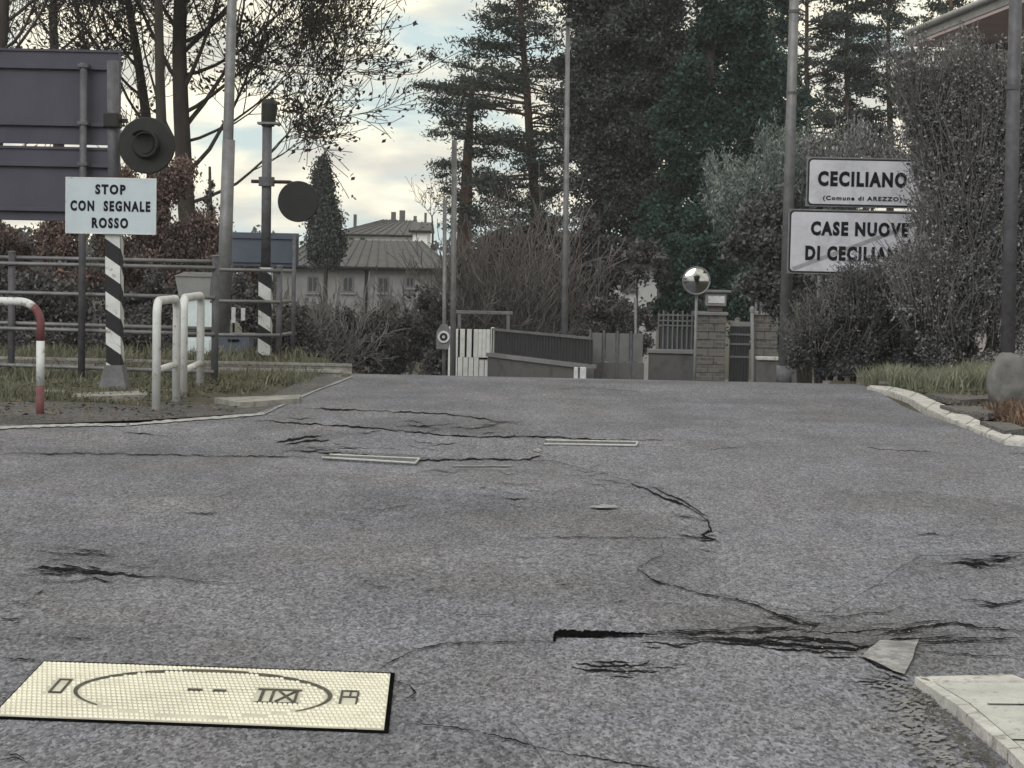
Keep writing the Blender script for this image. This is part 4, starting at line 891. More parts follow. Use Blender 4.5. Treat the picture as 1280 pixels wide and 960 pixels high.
pl = [(335, 30), (290, 70), (262, 110), (215, 118), (180, 140), (140, 142), (105, 118), (88, 92), (60, 90), (30, 75), (0, 50), (-60, 45), (-160, 5)]
def prof1(z, c):
    y = 335 - (z - 1.3) / k_; v = np.interp(-y, [-a for a, _ in pl], [b for _, b in pl]) * k_
    return v * (1.0 if c < 0 else .62)
conifer(pts[0], pts, .24, 'tall open pine with reddish trunk left of the dense dark conifer', prof1, 4, 150, lowz=zpx(300), dens=26, gaps=.18, needle=.19, sparse=1.0)
d = 76; k2 = d / F
pts = [Vector((X(578, 335, d).x, d, -2.2)), X(580, 300, d), X(583, 240, d), X(584, 200, d), X(588, 140, d), X(592, 95, d)]
conifer(pts[0], pts, .36, 'shorter pine with thick grey trunk at the left of the open pine', lambda z, c: float(np.interp((z - 1.3) / k2, [20, 60, 100, 150, 200, 240], [15, 34, 40, 52, 45, 8])) * k2, 8, 46, lowz=1.3 + 40 * k2, dens=28, gaps=.15, needle=.19, sparse=1.1)
d = 82; k3 = d / F
for (px, top, wd, sd_, lb) in ((1010, -120, 78, 15, 'open dark pine behind the tall pole, left of the bright gap'), (1112, -90, 55, 19, 'open dark pine behind the hedge left of the pinkish house'), (1060, -60, 46, 23, 'slimmer pine between two larger ones, directly above the town signs'), (1190, -140, 60, 27, 'dark pine rising behind the pinkish house roof')):
    pts = [Vector((X(px, 335, d).x, d, -2.3)), X(px + 2, 200, d), X(px - 2, 80, d), X(px, top, d)]
    if px != 1010: lowy = 240
    conifer(pts[0], pts, .2, lb, (lambda wd, top: lambda z, c: float(np.interp(335 - (z - 1.3) / k3, [top, 60, 200, 300], [8, wd, wd * 1.05, wd * .8])) * k3)(wd, top), sd_, 80, lowz=1.3 + 100 * k3, dens=30, gaps=.2, needle=.22)

# ---- dense trees (middle)
def dense(name, label, d, blobs_px, n, size, fmat, base_px, cl=.35, asp=.55, trunk_r=.2, cat='tree', up=0, ground=-2.1, clumps=None, shell=.45, flat_=1.0, depth=.75, group=None, fname='crown', tmat='bark', top=None):
    k = d / F; B = []
    for (px, py, rx, ry) in blobs_px:
        c = X(px, py, d); B.append((c.x, d, c.z, rx * k, max(rx * k * depth, .25), ry * k))
    P_ = cloud(B, n, cl, clumps, shell, flat_=flat_); P_ = P_[P_[:, 2] > ground]
    bx = X(base_px, 400, d).x; bz = ground
    tz = max(b[2] for b in B) if top is None else top
    tr_ = MB().tube([(bx, d, bz - .05), (bx + .05, d, bz + (tz - bz) * .4), (bx - .03, d, tz)], [trunk_r, trunk_r * .75, trunk_r * .3], 10)
    return plant(name, (bx, d, bz), label, cat, leaves(P_, size, asp, up=up), fmat, tr_, tmat, group, fname)
dense('dense_conifer', 'huge dense dusky conifer filling the centre, taller than the picture', 58,
      [(775, -60, 60, 90), (765, 60, 68, 90), (790, 150, 78, 100), (810, 240, 62, 80), (735, 110, 34, 80), (832, 40, 60, 120), (775, 235, 40, 60), (725, 30, 26, 60), (860, 120, 50, 90), (800, 10, 60, 110), (745, 20, 40, 70), (745, 170, 40, 60), (748, 235, 36, 60), (762, 300, 34, 40)], 190000, .125, 'dense_br', 790, .42, shell=.1, trunk_r=.35)
dense('dense_conifer', 'dark green dense conifer to the right of the dusky one', 55,
      [(905, -30, 55, 100), (900, 80, 60, 90), (880, 170, 55, 80), (860, 255, 62, 70), (915, 180, 42, 70), (890, 300, 48, 50), (830, 300, 40, 42), (948, 60, 26, 90)], 120000, .135, 'dense_gr', 880, .40, shell=.3, trunk_r=.3)
dense('dense_conifer', 'black-green conifer in the gap between green conifer and tall pole', 66,
      [(950, 20, 45, 110), (955, 130, 50, 90), (960, 230, 55, 80), (935, 300, 40, 50)], 60000, .15, 'dense_gr', 955, .42, shell=.3, trunk_r=.3)
dense('cypress_tree', 'narrow pointed dark cypress behind the far lamp board', 78, [(403, 222, 9, 30), (404, 250, 15, 34), (406, 280, 19, 36), (406, 310, 22, 25), (412, 300, 16, 30)], 40000, .13, 'cypress', 405, .28, shell=.0, clumps=220, trunk_r=.12, up=.5)
dense('dark_shrub', 'small dark round-topped shrub above the narrow gate between brick pillars', 43.5, [(930, 352, 13, 17), (928, 380, 15, 25), (929, 415, 15, 25)], 9000, .07, 'dense_gr', 929, .1, shell=.1, trunk_r=.04, cat='shrub')
dense('dark_evergreen', 'dark evergreen mass behind the lattice fence and traffic mirror', 50, [(862, 345, 36, 40), (840, 395, 20, 20), (860, 400, 50, 35), (925, 350, 40, 45), (960, 390, 30, 50), (890, 315, 60, 40)], 40000, .12, 'dense_gr', 860, .25, shell=.3, cat='tree')

# silvery upright shrub beside pole
def sprays(name, label, d, px_c, y_base, n, fan, hts, size, fmat, stem='twig', seed=2, spread_y=.6, nleaf=26, ground=-.2, cat='shrub', asp=.25, group=None):
    R = random.Random(seed); segs = []; P_ = []; c = X(px_c, y_base, d)
    for i in range(n):
        u = R.uniform(-1, 1); p = Vector((c.x + u * fan[0], d + R.uniform(-spread_y, spread_y), c.z + R.uniform(-.1, .35) * fan[1]))
        h = R.uniform(*hts) * (1 - .45 * abs(u)); dr = Vector((u * .55 + R.uniform(-.2, .2), R.uniform(-.25, .25), 1)).normalized(); q_ = p.copy(); bp = [q_.copy()]
        for k in range(5): dr = (dr + Vector((R.uniform(-.1, .1), R.uniform(-.1, .1), .02))).normalized(); q_ = q_ + dr * h / 5; bp.append(q_.copy())
        segs.append((bp, [.012, .01, .009, .008, .007, .005], 2))
        for _ in range(nleaf):
            f = R.uniform(.8, 5); j = min(int(f), 4); w_ = .028 + .07 * (1 - f / 5); P_.append((bp[j] + (bp[j + 1] - bp[j]) * (f - j) + Vector((R.gauss(0, w_), R.gauss(0, w_), R.gauss(0, .05))))[:])
    t = thing(name, (c.x, d, ground), label, cat, group)
    b0 = Vector((c.x + .25, d, ground - .05))
    main = MB()
    for u in (-.6, -.2, .25, .65): main.tube([b0 + Vector((.15 + u * .1, 0, 0)), Vector((c.x + .3 + u * fan[0] * .2, d, (c.z + ground) / 2 + .3)), Vector((c.x + u * fan[0] * .7, d, c.z + .2))], [.05, .035, .015], 6)
    obj('stems', main, 'bark', t); o_ = obj('twigs', tubes(segs), stem, t); o_['kind'] = 'stuff'
    obj('foliage', leaves(np.array(P_), size, asp, up=.55), fmat, t)
    return t
sprays('silvery_shrub', 'silvery green shrub with upright sprays left of the CECILIANO sign', 31, 982, 300, 210, (.95, 1.2), (.8, 2.0), .085, 'willow', seed=6, nleaf=120, ground=-.9)
sprays('silvery_shrub', 'paler loose shrub tops showing above the CECILIANO sign', 30, 1065, 215, 90, (.65, .6), (.4, .9), .08, 'hedge', seed=16, nleaf=40, ground=-.9)
dense('leafy_shrub', 'brownish green shrub behind the pole and lower town sign', 30, [(970, 300, 50, 50), (950, 330, 40, 40), (1000, 350, 45, 60), (990, 400, 45, 60)], 26000, .085, 'bramble', 975, .2, cat='shrub', trunk_r=.05, ground=-.8)

# the big right hedge
def hedge(name, label, d, blobs_px, n, size, fmat, ground, seed, tw=500, twh=(.3, .8), cl=.2, asp=.5, depth=.6, tmat='twig', cat='hedge', base=None):
    k = d / F; B = []
    for (px, py, rx, ry) in blobs_px:
        c = X(px, py, d); B.append((c.x, d + .0, c.z, rx * k, max(rx * k * depth, .3), ry * k))
    P_ = cloud(B, n, cl, shell=.35); P_ = P_[P_[:, 2] > ground]
    R = random.Random(seed); segs = []; tipP = []
    for i in range(tw):
        b = R.choice(B); a = R.uniform(-2.9, 2.9); e_ = R.uniform(-.3, 1.4)
        p = Vector((b[0] + b[3] * .85 * math.sin(a) * math.cos(e_), b[1] - b[4] * .85 * math.cos(a) * math.cos(e_), b[2] + b[5] * .85 * math.sin(e_))); dr = Vector((math.sin(a) * .5, -math.cos(a) * .5, 1.0)).normalized()
        h = R.uniform(*twh); bp = [p]; q_ = p
        for k_i in range(4): dr = (dr + Vector((R.uniform(-.2, .2), R.uniform(-.2, .2), 0))).normalized(); q_ = q_ + dr * h / 4; bp.append(q_)
        if p.z < ground: continue
        segs.append((bp, [.008, .007, .006, .005, .004], 2))
        for _ in range(15): f = R.uniform(.5, 4); j = min(int(f), 3); tipP.append((bp[j] + (bp[j + 1] - bp[j]) * (f - j) + Vector((R.gauss(0, .045), R.gauss(0, .045), R.gauss(0, .03))))[:])
    cx = B[0][0] if base is None else X(base, 400, d).x
    t = thing(name, (cx, d, ground), label, cat)
    st = MB()
    for i in range(7): x = cx + R.uniform(-.5, .5) * B[0][3]; st.tube([(x, d + R.uniform(-.2, .2), ground - .05), (x + R.uniform(-.2, .2), d, ground + .6), (x + R.uniform(-.4, .4), d, B[0][2])], [.04, .03, .01], 6)
    obj('stems', st, 'bark', t); obj('twigs', tubes(segs), tmat, t)['kind'] = 'stuff'
    obj('foliage', join(leaves(P_, size, asp), leaves(np.array(tipP), size * .9, asp)), fmat, t)
    return t
hedge('tall_hedge', 'huge overgrown grey-green hedge at the right swallowing the sign ends', 24.2, [(1220, 205, 68, 90), (1245, 155, 55, 55), (1214, 300, 56, 100), (1245, 320, 70, 120), (1172, 400, 46, 60), (1225, 420, 60, 60), (1290, 260, 50, 140), (1165, 150, 34, 45)],
      125000, .05, 'hedge', .02, 5, 2700, (.3, .95), .15)
hedge('bramble_bush', 'dark bramble thicket under the town signs beside the pole', 25.4, [(1060, 420, 60, 48), (1110, 400, 50, 60), (1020, 440, 36, 34), (1085, 375, 34, 22), (1140, 440, 40, 40)], 56000, .05, 'bramble', -.05, 8, 800, (.2, .5), .13)
# twigs of the hedge that hang over the sign ends
hedge('hedge_spray', 'loose leafy branches hanging over the right ends of both town signs', 25.2, [(1168, 300, 20, 48), (1164, 250, 16, 30), (1172, 215, 22, 34), (1150, 347, 20, 12)], 3600, .055, 'hedge', .02, 9, 170, (.2, .45), .09, base=1172, cat='shrub')

# ---- middle distance bare shrubs and brush
def bare_bush(name, label, d, px, py_b, w_px, h_px, seed, n=30, mt='twig_br', ground=-2.0, lv=3, cat='bare shrub', rmin=.01):
    R = random.Random(seed); k = d / F; c = X(px, py_b, d); segs = []; tips = []
    for i in range(n):
        u = R.uniform(-1, 1); dr = Vector((u * w_px / h_px * 1.1, R.uniform(-.6, .6), 1))
        grow(segs, tips, Vector((c.x + u * .3, d + R.uniform(-.3, .3), ground)), dr, (c.z - ground + h_px * k) * .42 * R.uniform(.8, 1.1), .035, 1, lv + 1, R, .08, .3, (3, 4), (20, 50), .62, rmin)
    t = thing(name, (c.x, d, ground), label, cat)
    obj('branches', tubes(segs), mt, t); return t
bare_bush('bare_tree', 'rounded bare brownish tree with dense twigs before the open pine', 47, 665, 410, 95, 150, 3, 26, 'twig_br', cat='tree')
bare_bush('bare_tree', 'broad low bare tree with forked limbs right behind the pale gate', 46, 610, 410, 70, 110, 13, 18, 'twig', cat='tree')
bare_bush('bare_bush', 'grey bare bush in front of the wide house left of the two poles', 50, 505, 430, 50, 76, 23, 11, 'twig')
bare_bush('bare_bush', 'fine grey bare bush standing before the middle windows of the wide house', 66, 440, 420, 90, 66, 51, 9, 'twig', rmin=.012)
bare_bush('bare_bush', 'thin bare bush beside the far pipe fence end', 36, 392, 440, 44, 90, 29, 7, 'twig', ground=-1.2)
hb = [('background_brush', 'tangled dark brush beyond the rails at left behind the pipe fence', 31, [(-60, 400, 90, 70), (40, 405, 80, 65), (130, 410, 80, 62), (220, 400, 70, 60), (310, 405, 70, 55)], 60000, .085, 'brush', -.8),
      ('background_brush', 'dark brush low in front of the wide house', 44, [(400, 440, 60, 30), (470, 430, 60, 36), (535, 415, 38, 50), (440, 460, 70, 30), (550, 450, 30, 50)], 34000, .10, 'brush', -2),
      ('background_brush', 'dense brown-grey brush under the rounded bare tree', 49, [(600, 360, 50, 60), (670, 350, 60, 70), (730, 350, 45, 80), (640, 400, 80, 50), (720, 400, 60, 45), (755, 385, 30, 40), (690, 305, 44, 34), (640, 312, 44, 28), (735, 300, 26, 40), (590, 330, 30, 26)], 60000, .11, 'brush', -2),
      ('background_brush', 'dark shrubs behind the panel fence right of the street lamp', 45, [(760, 400, 35, 26), (795, 415, 25, 26)], 14000, .09, 'brush', -2)]
hb += [('background_brush', 'low dark undergrowth directly behind the rails at far left', 27.6, [(-80, 430, 90, 26), (40, 432, 80, 26), (140, 430, 60, 26), (200, 434, 34, 24)], 26000, .06, 'brush', -.05),
       ('background_brush', 'low dark undergrowth right of the far striped column', 28.2, [(350, 428, 30, 28), (385, 440, 24, 22), (330, 438, 30, 20)], 9000, .06, 'brush', -.2),
       ('background_brush', 'thin grey scrub hiding the lower wall of the wide house', 62, [(400, 400, 50, 18), (470, 395, 44, 18), (530, 385, 26, 28), (440, 410, 90, 20)], 6000, .12, 'brush', -2)]
for nm, lb, d, bl_, n, s_, mt, gz in hb: dense(nm, lb, d, bl_, n, s_, mt, bl_[1][0], .2, cat='brush', trunk_r=.03, ground=gz, up=.3)
dense('russet_hedge', 'tall russet brown hedge with dry leaves behind the STOP plate', 33.5, [(-40, 320, 60, 55), (40, 325, 60, 52), (110, 318, 50, 60), (165, 275, 45, 75), (220, 260, 38, 62), (250, 310, 35, 50), (190, 340, 70, 40), (300, 350, 25, 35)], 105000, .062, 'redhedge', 190, .22, cat='hedge', trunk_r=.08, ground=-1, up=.55)
dense('broken_snag', 'thin ivy-covered dead trunk between pale pole and large bare tree', 35, [(262, 240, 4, 26), (263, 290, 5, 36)], 1500, .06, 'brush', 262, .08, cat='tree', trunk_r=.08, ground=-1.2, top=X(258, 208, 35).z)
# far wood
P_ = []
for i in range(150):
    px = -100 + i * 10 + random.uniform(-8, 8); dd = random.uniform(150, 200); c = X(px, 330, dd); h = random.uniform(3.2, 5.5)
    P_.append((c.x, dd, h * .1, 2.2 + random.random(), 2, h * .55 + 1))
tag(obj('far_wood', leaves(cloud(P_, 52000, .8, shell=.2), .6, .6), 'farwood', None, (0, 170, -2)), 'grey far wood along the horizon behind the houses', 'wood', kind='stuff')

# ------------------------------------------------------------------ houses
def gable_house(name, label, d, x0, x1, y_ridge, y_eave, roofin, wallm, cat='house', depth=9, zg=-2.4, windows=(), chim=(), over=.4, downpipes=()):
    a, b = X(x0, y_eave, d), X(x1, y_eave, d); ze = (a.z + b.z) / 2; zr = X((x0 + x1) / 2, y_ridge, d + depth / 2).z
    t = thing(name, ((a.x + b.x) / 2, d, zg), label, cat)
    obj('wall', MB().box((a.x, d, zg - .1), (b.x, d + depth, ze)), wallm, t)
    o_ = over
    rf = MB()
    A = (a.x - o_, d - o_, ze); B_ = (b.x + o_, d - o_, ze); C_ = (b.x + o_ - roofin[1], d + depth / 2, zr); D_ = (a.x - o_ + roofin[0], d + depth / 2, zr); E = (b.x + o_, d + depth + o_, ze); Ff = (a.x - o_, d + depth + o_, ze)
    up = Vector((0, 0, .12)); lo = [Vector(v) for v in (A, B_, E, Ff, C_, D_)]; hi = [v + up for v in lo]
    rf.add(lo + hi, [(0, 1, 2, 3), (6, 7, 10, 11), (7, 8, 10), (8, 9, 11, 10), (9, 6, 11), (0, 6, 7, 1), (1, 7, 8, 2), (2, 8, 9, 3), (3, 9, 6, 0)])
    r_ = obj('roof', rf, 'roof', t)
    # tile courses: one ridge-to-eave roll after another, fine, joined
    nC = int((b.x - a.x) / .45); st = MB()
    for i in range(nC + 1):
        u = i / nC; pe_ = hi[0].lerp(hi[1], u); pr_2 = hi[5].lerp(hi[4], u); st.tube([pe_ + Vector((0, -.03, .03)), pr_2 + Vector((0, 0, .03))], .035, 5)
    obj('tile_roll', st, 'roof', r_)['kind'] = 'stuff'
    obj('gutter', MB().tube([Vector(A) + Vector((0, -.06, .02)), Vector(B_) + Vector((0, -.06, .02))], .07, 8), 'crack', t)
    for (wx0, wy0, wx1, wy1) in windows:
        p, q_ = X(wx0, wy0, d), X(wx1, wy1, d)
        fr = obj('window', MB().box((p.x, d - .05, q_.z), (q_.x, d - .003, p.z), .01), 'silver_panel', t)
        obj('pane', MB().box((p.x + .08, d - .06, q_.z + .08), ((p.x + q_.x) / 2 - .03, d - .051, p.z - .08)), 'glass', fr); obj('pane', MB().box(((p.x + q_.x) / 2 + .03, d - .06, q_.z + .08), (q_.x - .08, d - .051, p.z - .08)), 'glass', fr)
        obj('sill', MB().box((p.x - .08, d - .12, q_.z - .08), (q_.x + .08, d - .003, q_.z - .002)), 'house', fr)
    for (cx, yt, yb_, w_) in chim:
        p = X(cx, yt, d + depth / 2); zb = X(cx, yb_, d + depth / 2).z; w2 = w_ * d / F / 2
        ch_ = obj('chimney', MB().box((p.x - w2, d + depth / 2 - w2, zb - .8), (p.x + w2, d + depth / 2 + w2, p.z)), 'roof', r_)
    for px in downpipes: x = X(px, y_eave, d).x; obj('downpipe', MB().tube([(x, d - .08, zg), (x, d - .08, ze)], .07, 8), 'crack', t)
    return t
gable_house('wide_house', 'wide grey house with low tiled roof seen left of the two poles', 92, 352, 552, 303, 336, (1.6, 1.6), 'house', windows=((384, 345, 398, 366), (428, 345, 442, 366), (472, 346, 486, 366), (507, 346, 518, 360)), downpipes=(458,))
gable_house('far_house', 'farther house with dark chimneys above the roof of the wide house', 128, 425, 518, 277, 295, (3.0, .5), 'cream', windows=((436, 297, 442, 303), (450, 297, 456, 303)), chim=((444, 268, 280, 4), (492, 265, 280, 6), (503, 263, 280, 7), (519, 270, 282, 4)))
gable_house('gabled_house', 'small pale gable beside the chimneys just left of the poles', 122, 516, 534, 280, 290, (.0, .0), 'cream', depth=5, over=.25, chim=((532, 266, 285, 3),))
gable_house('white_house', 'white house glimpsed between dark trees left of the traffic mirror', 52, 762, 822, 319, 327, (.8, .8), 'cream', depth=1.5, windows=((780, 345, 794, 360),))
# leaves in front of the white house
dense('leafy_sapling', 'dark sapling whose leaves cross the white house wall', 49, [(790, 312, 34, 16), (798, 345, 12, 16), (775, 352, 12, 5), (826, 340, 10, 20), (788, 390, 16, 14)], 1500, .13, 'brush', 795, .2, cat='tree', trunk_r=.05)
t, b_, tt = pole('thin_post', (795, 450), (794, 372), 44, .035, 'thin grey post standing before the white house', 'post', -2.0, 'steel')

# pinkish house right
hx0, hy, hz = X(1210, 62, 37).x, 37.0, X(1230, 61, 37).z
ph = thing('pinkish_house', (hx0 + 4, hy, -.1), 'pinkish house with deep eaves at the top right above the hedge', 'house')
obj('wall', MB().box((hx0, hy, -2), (hx0 + 11, hy + 2.2, hz)), 'pink', ph)
c0 = X(1138, 54, 37.9); c1 = X(1268, -2, 32.0); ze = hz + .12
c0.z = c1.z = ze; dx = (c1 - c0)
c2 = c1 + dx * .6
slab = [c0, c2, Vector((c2.x + 12, c2.y, ze)), Vector((c0.x + 14, c0.y + 1.5, ze)), Vector((hx0 + .1, c0.y + 1.5, ze)), Vector((hx0 + .1, c0.y + .1, ze))]
obj('soffit', MB().prism(slab, (0, 0, .06)), 'soffit', ph)
fb = obj('fascia', MB().prism([c0 + Vector((-.02, 0, .062)), c2 + Vector((-.02, 0, .062)), c2 + Vector((-.05, 0, .24)), c0 + Vector((-.05, 0, .24))], (.05, 0, 0)), 'fascia', ph)
obj('gutter', MB().tube([c0 + Vector((-.09, -.05, .25)), c2 + Vector((-.09, -.05, .25))], .06, 10), 'fascia', ph, smooth=True)
top = [v + Vector((.02, .02, .065)) for v in slab]; apex = Vector((hx0 + 6.5, hy + 1, hz + 1.2))
obj('roof', MB().add(top + [apex], [(i, (i + 1) % 6, 6) for i in range(6)] + [(5, 4, 3, 2, 1, 0)]), 'roof', ph)
obj('downpipe', MB().tube([(hx0 + .04, hy - .07, -1), (hx0 + .04, hy - .07, hz - .02)], .05, 10), 'steel', ph, smooth=True)
w0, w1 = X(1243, 75, 37), X(1262, 108, 37)
fr = obj('window', MB().box((w0.x + .9, hy - .04, w1.z), (w1.x + 1.2, hy - .003, w0.z), .01), 'fascia', ph); obj('pane', MB().box((w0.x + .98, hy - .05, w1.z + .08), (w1.x + 1.12, hy - .041, w0.z - .08)), 'glass', fr)

# ------------------------------------------------------------------ gate, walls, pillars beyond the crest
ZG = -2.0
# pale gate
d = 42; a, b = X(566, 411, d), X(613, 413, d); zt = a.z
t = thing('metal_gate', ((a.x + b.x) / 2, d, ZG), 'pale metal gate with vertical slots beyond the crest beside two poles', 'gate')
W_ = b.x - a.x; px_ = lambda v: a.x + (v - 566) / 47 * W_
xs_ = [566, 573, 575.2, 581.5, 583.7, 590, 592.2, 598, 603, 608, 613]
for i in range(0, 10):
    x0_, x1_ = px_(xs_[i]), px_(xs_[i + 1]); z0_ = X(590, 447, d).z
    if i in (1, 3, 5): continue
    obj('upright', MB().box((x0_ + .002, d, z0_ + .001), (x1_ - .002, d + .04, zt), .008), 'gate', t)
for i in range(7):
    x0_ = a.x + W_ * i / 7; obj('lower_board', MB().box((x0_ + .006, d + .002, ZG + .1), (x0_ + W_ / 7 - .006, d + .04, X(590, 447, d).z), .008), 'gate', t)
obj('backing', MB().box((a.x + .01, d + .05, ZG + .1), (b.x - .01, d + .06, zt - .03)), 'hole', t)
for x_ in (a.x - .09, b.x + .01): obj('gate_post', MB().box((x_, d - .02, ZG), (x_ + .08, d + .06, zt + .05), .01), 'gate', t)
obj('letter_slot', MB().box((px_(599), d - .02, X(600, 449, d).z), (px_(610), d - .001, X(600, 447, d).z)), 'hole', t)
# canopy bar above the gate
p0, p1 = X(569, 390, 43.5), X(641, 390, 43.5)
t = thing('pergola_frame', ((p0.x + p1.x) / 2, 43.5, ZG), 'thin grey pergola frame above and behind the pale gate', 'pergola')
obj('beam', MB().box((p0.x, 43.45, p0.z - .04), (p1.x, 43.55, p0.z + .04), .01), 'steel', t)
for q_ in (p0.x + .1, p1.x - .1): obj('post', MB().box((q_ - .04, 43.46, ZG - .1), (q_ + .04, 43.54, p0.z - .041), .008), 'steel', t)
# sloping wall with coping and mesh fence
w0, w1 = X(615, 442, 41.9), X(737, 458, 37.6); zc_ = (w0.z + w1.z) / 2; dirw = (w1 - w0).normalized(); dirw.z = 0
t = thing('garden_wall', (w0.x, w0.y, ZG), 'stained rendered wall with pale coping and dark fence right of the pale gate', 'wall')
nrm = Vector((-dirw.y, dirw.x, 0)); 
def wbox(p, q_, z0_, z1_, th, nm, mt, par, off=0):
    p = Vector((p.x, p.y, z0_)) - nrm * (th / 2 + off); q_ = Vector((q_.x, q_.y, z0_)) - nrm * (th / 2 + off)
    return obj(nm, MB().prism([p, q_, q_ + nrm * th, p + nrm * th], (0, 0, z1_ - z0_)), mt, par)
wbox(w0, w1, ZG - .2, zc_ - .05, .2, 'wall_body', 'rough_wall', t); wbox(w0, w1, zc_ - .049, zc_ + .03, .3, 'coping', 'house', t)
nf = 34; zf = X(615, 413, 41.9).z
for i in range(nf + 1):
    p = w0.lerp(w1, i / nf); obj('fence_bar', MB().box((p.x - .012, p.y - .012, zc_ + .031), (p.x + .012, p.y + .012, zf)), 'dark_metal', t)
wbox(w0, w1, zf, zf + .05, .05, 'top_rail', 'silver_panel', t)
wbox(w0, w1, zc_ + .033, zf - .01, .015, 'mesh_screen', 'fence_green', t, -.06)
# panel fence to the right
w2, w3 = X(738, 416, 38.5), X(806, 416, 38.5)
t = thing('panel_fence', (w2.x, 38.5, ZG), 'grey metal panel fence between street lamp and lattice fence', 'fence')
for i in range(4):
    u0, u1 = w2.lerp(w3, i / 4), w2.lerp(w3, (i + 1) / 4)
    obj('panel', MB().box((u0.x + .03, 38.5, X(760, 452, 38.5).z), (u1.x - .03, 38.53, w2.z), .006), 'silver_panel', t); obj('post', MB().box((u0.x - .025, 38.47, ZG - .2), (u0.x + .025, 38.55, w2.z + .05), .006), 'steel_dark', t)
obj('base_wall', MB().box((w2.x, 38.49, ZG - .2), (w3.x, 38.7, X(760, 453, 38.5).z), .01), 'rough_wall', t)
for px, lb in ((720, 'thin white post stub at the wall end, left of two'), (729, 'broader white post stub at the wall end, right of two')):
    c_ = X(px, 459, 37.2); hw = .04 if px == 720 else .06; tag(obj('post_stub', MB().box((c_.x - hw, 37.15, ZG - .1), (c_.x + hw, 37.15 + .1, c_.z), .01), 'white', None, (c_.x, 37.2, ZG)), lb, 'post')
# lattice fence on wall
d = 40; a, b = X(812, 438, d), X(871, 439, d)
t = thing('lattice_fence', ((a.x + b.x) / 2, d, ZG), 'dark iron lattice fence on a stone wall behind the traffic mirror', 'fence')
obj('wall_body', MB().box((a.x, d, ZG - .2), (b.x, d + .25, a.z - .06), .01), 'rough_wall', t); obj('coping', MB().box((a.x - .04, d - .05, a.z - .059), (b.x, d + .3, a.z + .03), .012), 'house', t)
f0, f1 = X(824, 391, d), X(872, 391, d); zl = f0.z
for i in range(9): x_ = f0.x + (f1.x - f0.x) * i / 8; obj('fence_bar', MB().box((x_ - .017, d + .1, a.z + .031), (x_ + .017, d + .13, zl + (.05 if i % 2 else .0)), .004), 'silver_panel', t)
for yy in (394, 401, 407): z_ = X(840, yy, d).z; obj('cross_rail', MB().box((f0.x, d + .095, z_ - .015), (f1.x, d + .135, z_ + .015)), 'silver_panel', t)
obj('mesh_screen', MB().box((f0.x, d + .15, a.z + .031), (f1.x, d + .16, X(840, 409, d).z)), 'fence_green', t)
def pillar(x0, x1, yt, d, label, light=False):
    a, b = X(x0, yt, d), X(x1, yt, d)
    t = thing('brick_pillar', ((a.x + b.x) / 2, d, ZG), label, 'pillar', 'brick pillars beside the narrow gate')
    z = ZG - .1; k = 0; n = int((a.z - z) / .16); hh = (a.z - z) / n
    for k in range(n):      # each block course with its own joint
        for s_ in range(2):
            m_ = (a.x + b.x) / 2 + (.06 if k % 2 else -.06); xx = (a.x, m_ - .006) if s_ == 0 else (m_ + .006, b.x)
            j_ = CR.uniform(-.006, .006); obj('block', MB().box((xx[0], d + j_, z + k * hh + .006), (xx[1], d + .5, z + (k + 1) * hh - .006), .008), 'brick', t)
    obj('core', MB().box((a.x + .02, d + .02, z), (b.x - .02, d + .48, a.z - .01)), 'rough_wall', t)
    obj('cap', MB().box((a.x - .04, d - .04, a.z), (b.x + .04, d + .54, a.z + .07), .012), 'house', t)
    return t, a, b
pillar(872, 908, 394, 39.2, 'wider brick pillar beside the lattice fence carrying a pale letter box')
pillar(947, 973, 394, 39.4, 'narrower brick pillar just right of the white post and narrow gate')
a, b = X(883, 366, 39.3), X(908, 383, 39.3)
t = thing('letter_box', ((a.x + b.x) / 2, 39.5, b.z), 'pale letter box with flat roof standing on the wider brick pillar', 'letter box')
z0_ = X(890, 394, 39.3).z + .07
obj('stand', MB().box((a.x + .06, 39.4, z0_ + .001), (b.x - .06, 39.6, b.z), .01), 'brick', t); obj('box', MB().box((a.x, 39.3, b.z + .001), (b.x, 39.6, a.z), .01), 'house', t)
obj('lid', MB().box((a.x - .05, 39.24, a.z + .001), (b.x + .09, 39.66, a.z + .06), .015), 'steel', t); obj('flap', MB().box((a.x + .04, 39.285, b.z + .06), (b.x - .04, 39.299, a.z - .06), .004), 'white', t)
# narrow gate
d = 39.5; a, b = X(913, 402, d), X(938, 402, d)
t = thing('narrow_gate', ((a.x + b.x) / 2, d, ZG), 'narrow dark iron gate with pale top plate between the brick pillars', 'gate')
obj('top_plate', MB().box((a.x, d, X(920, 408, d).z), (b.x, d + .04, a.z), .006), 'house', t)
for i in range(7): x_ = a.x + (b.x - a.x) * (i + .5) / 7; obj('bar', MB().box((x_ - .016, d + .005, ZG + .1), (x_ + .016, d + .035, X(920, 408, d).z - .001)), 'dark_metal', t)
for yy in (418, 430, 446): z_ = X(920, yy, d).z; obj('cross_bar', MB().box((a.x, d - .01, z_ - .02), (b.x, d + .004, z_ + .02)), 'silver_panel', t)
obj('backing', MB().box((a.x, d + .05, ZG + .1), (b.x, d + .06, X(920, 409, d).z)), 'fence_green', t)
t, b_, tt = pole('white_post', (941, 470), (940, 390), 39.0, .036, 'slim white post between narrow gate and narrower brick pillar', 'post', ZG, 'house')
obj('finial', MB().tube([tt, tt + Vector((0, 0, .06)), tt + Vector((0, 0, .12))], [.05, .055, .025], 12), 'house', t)
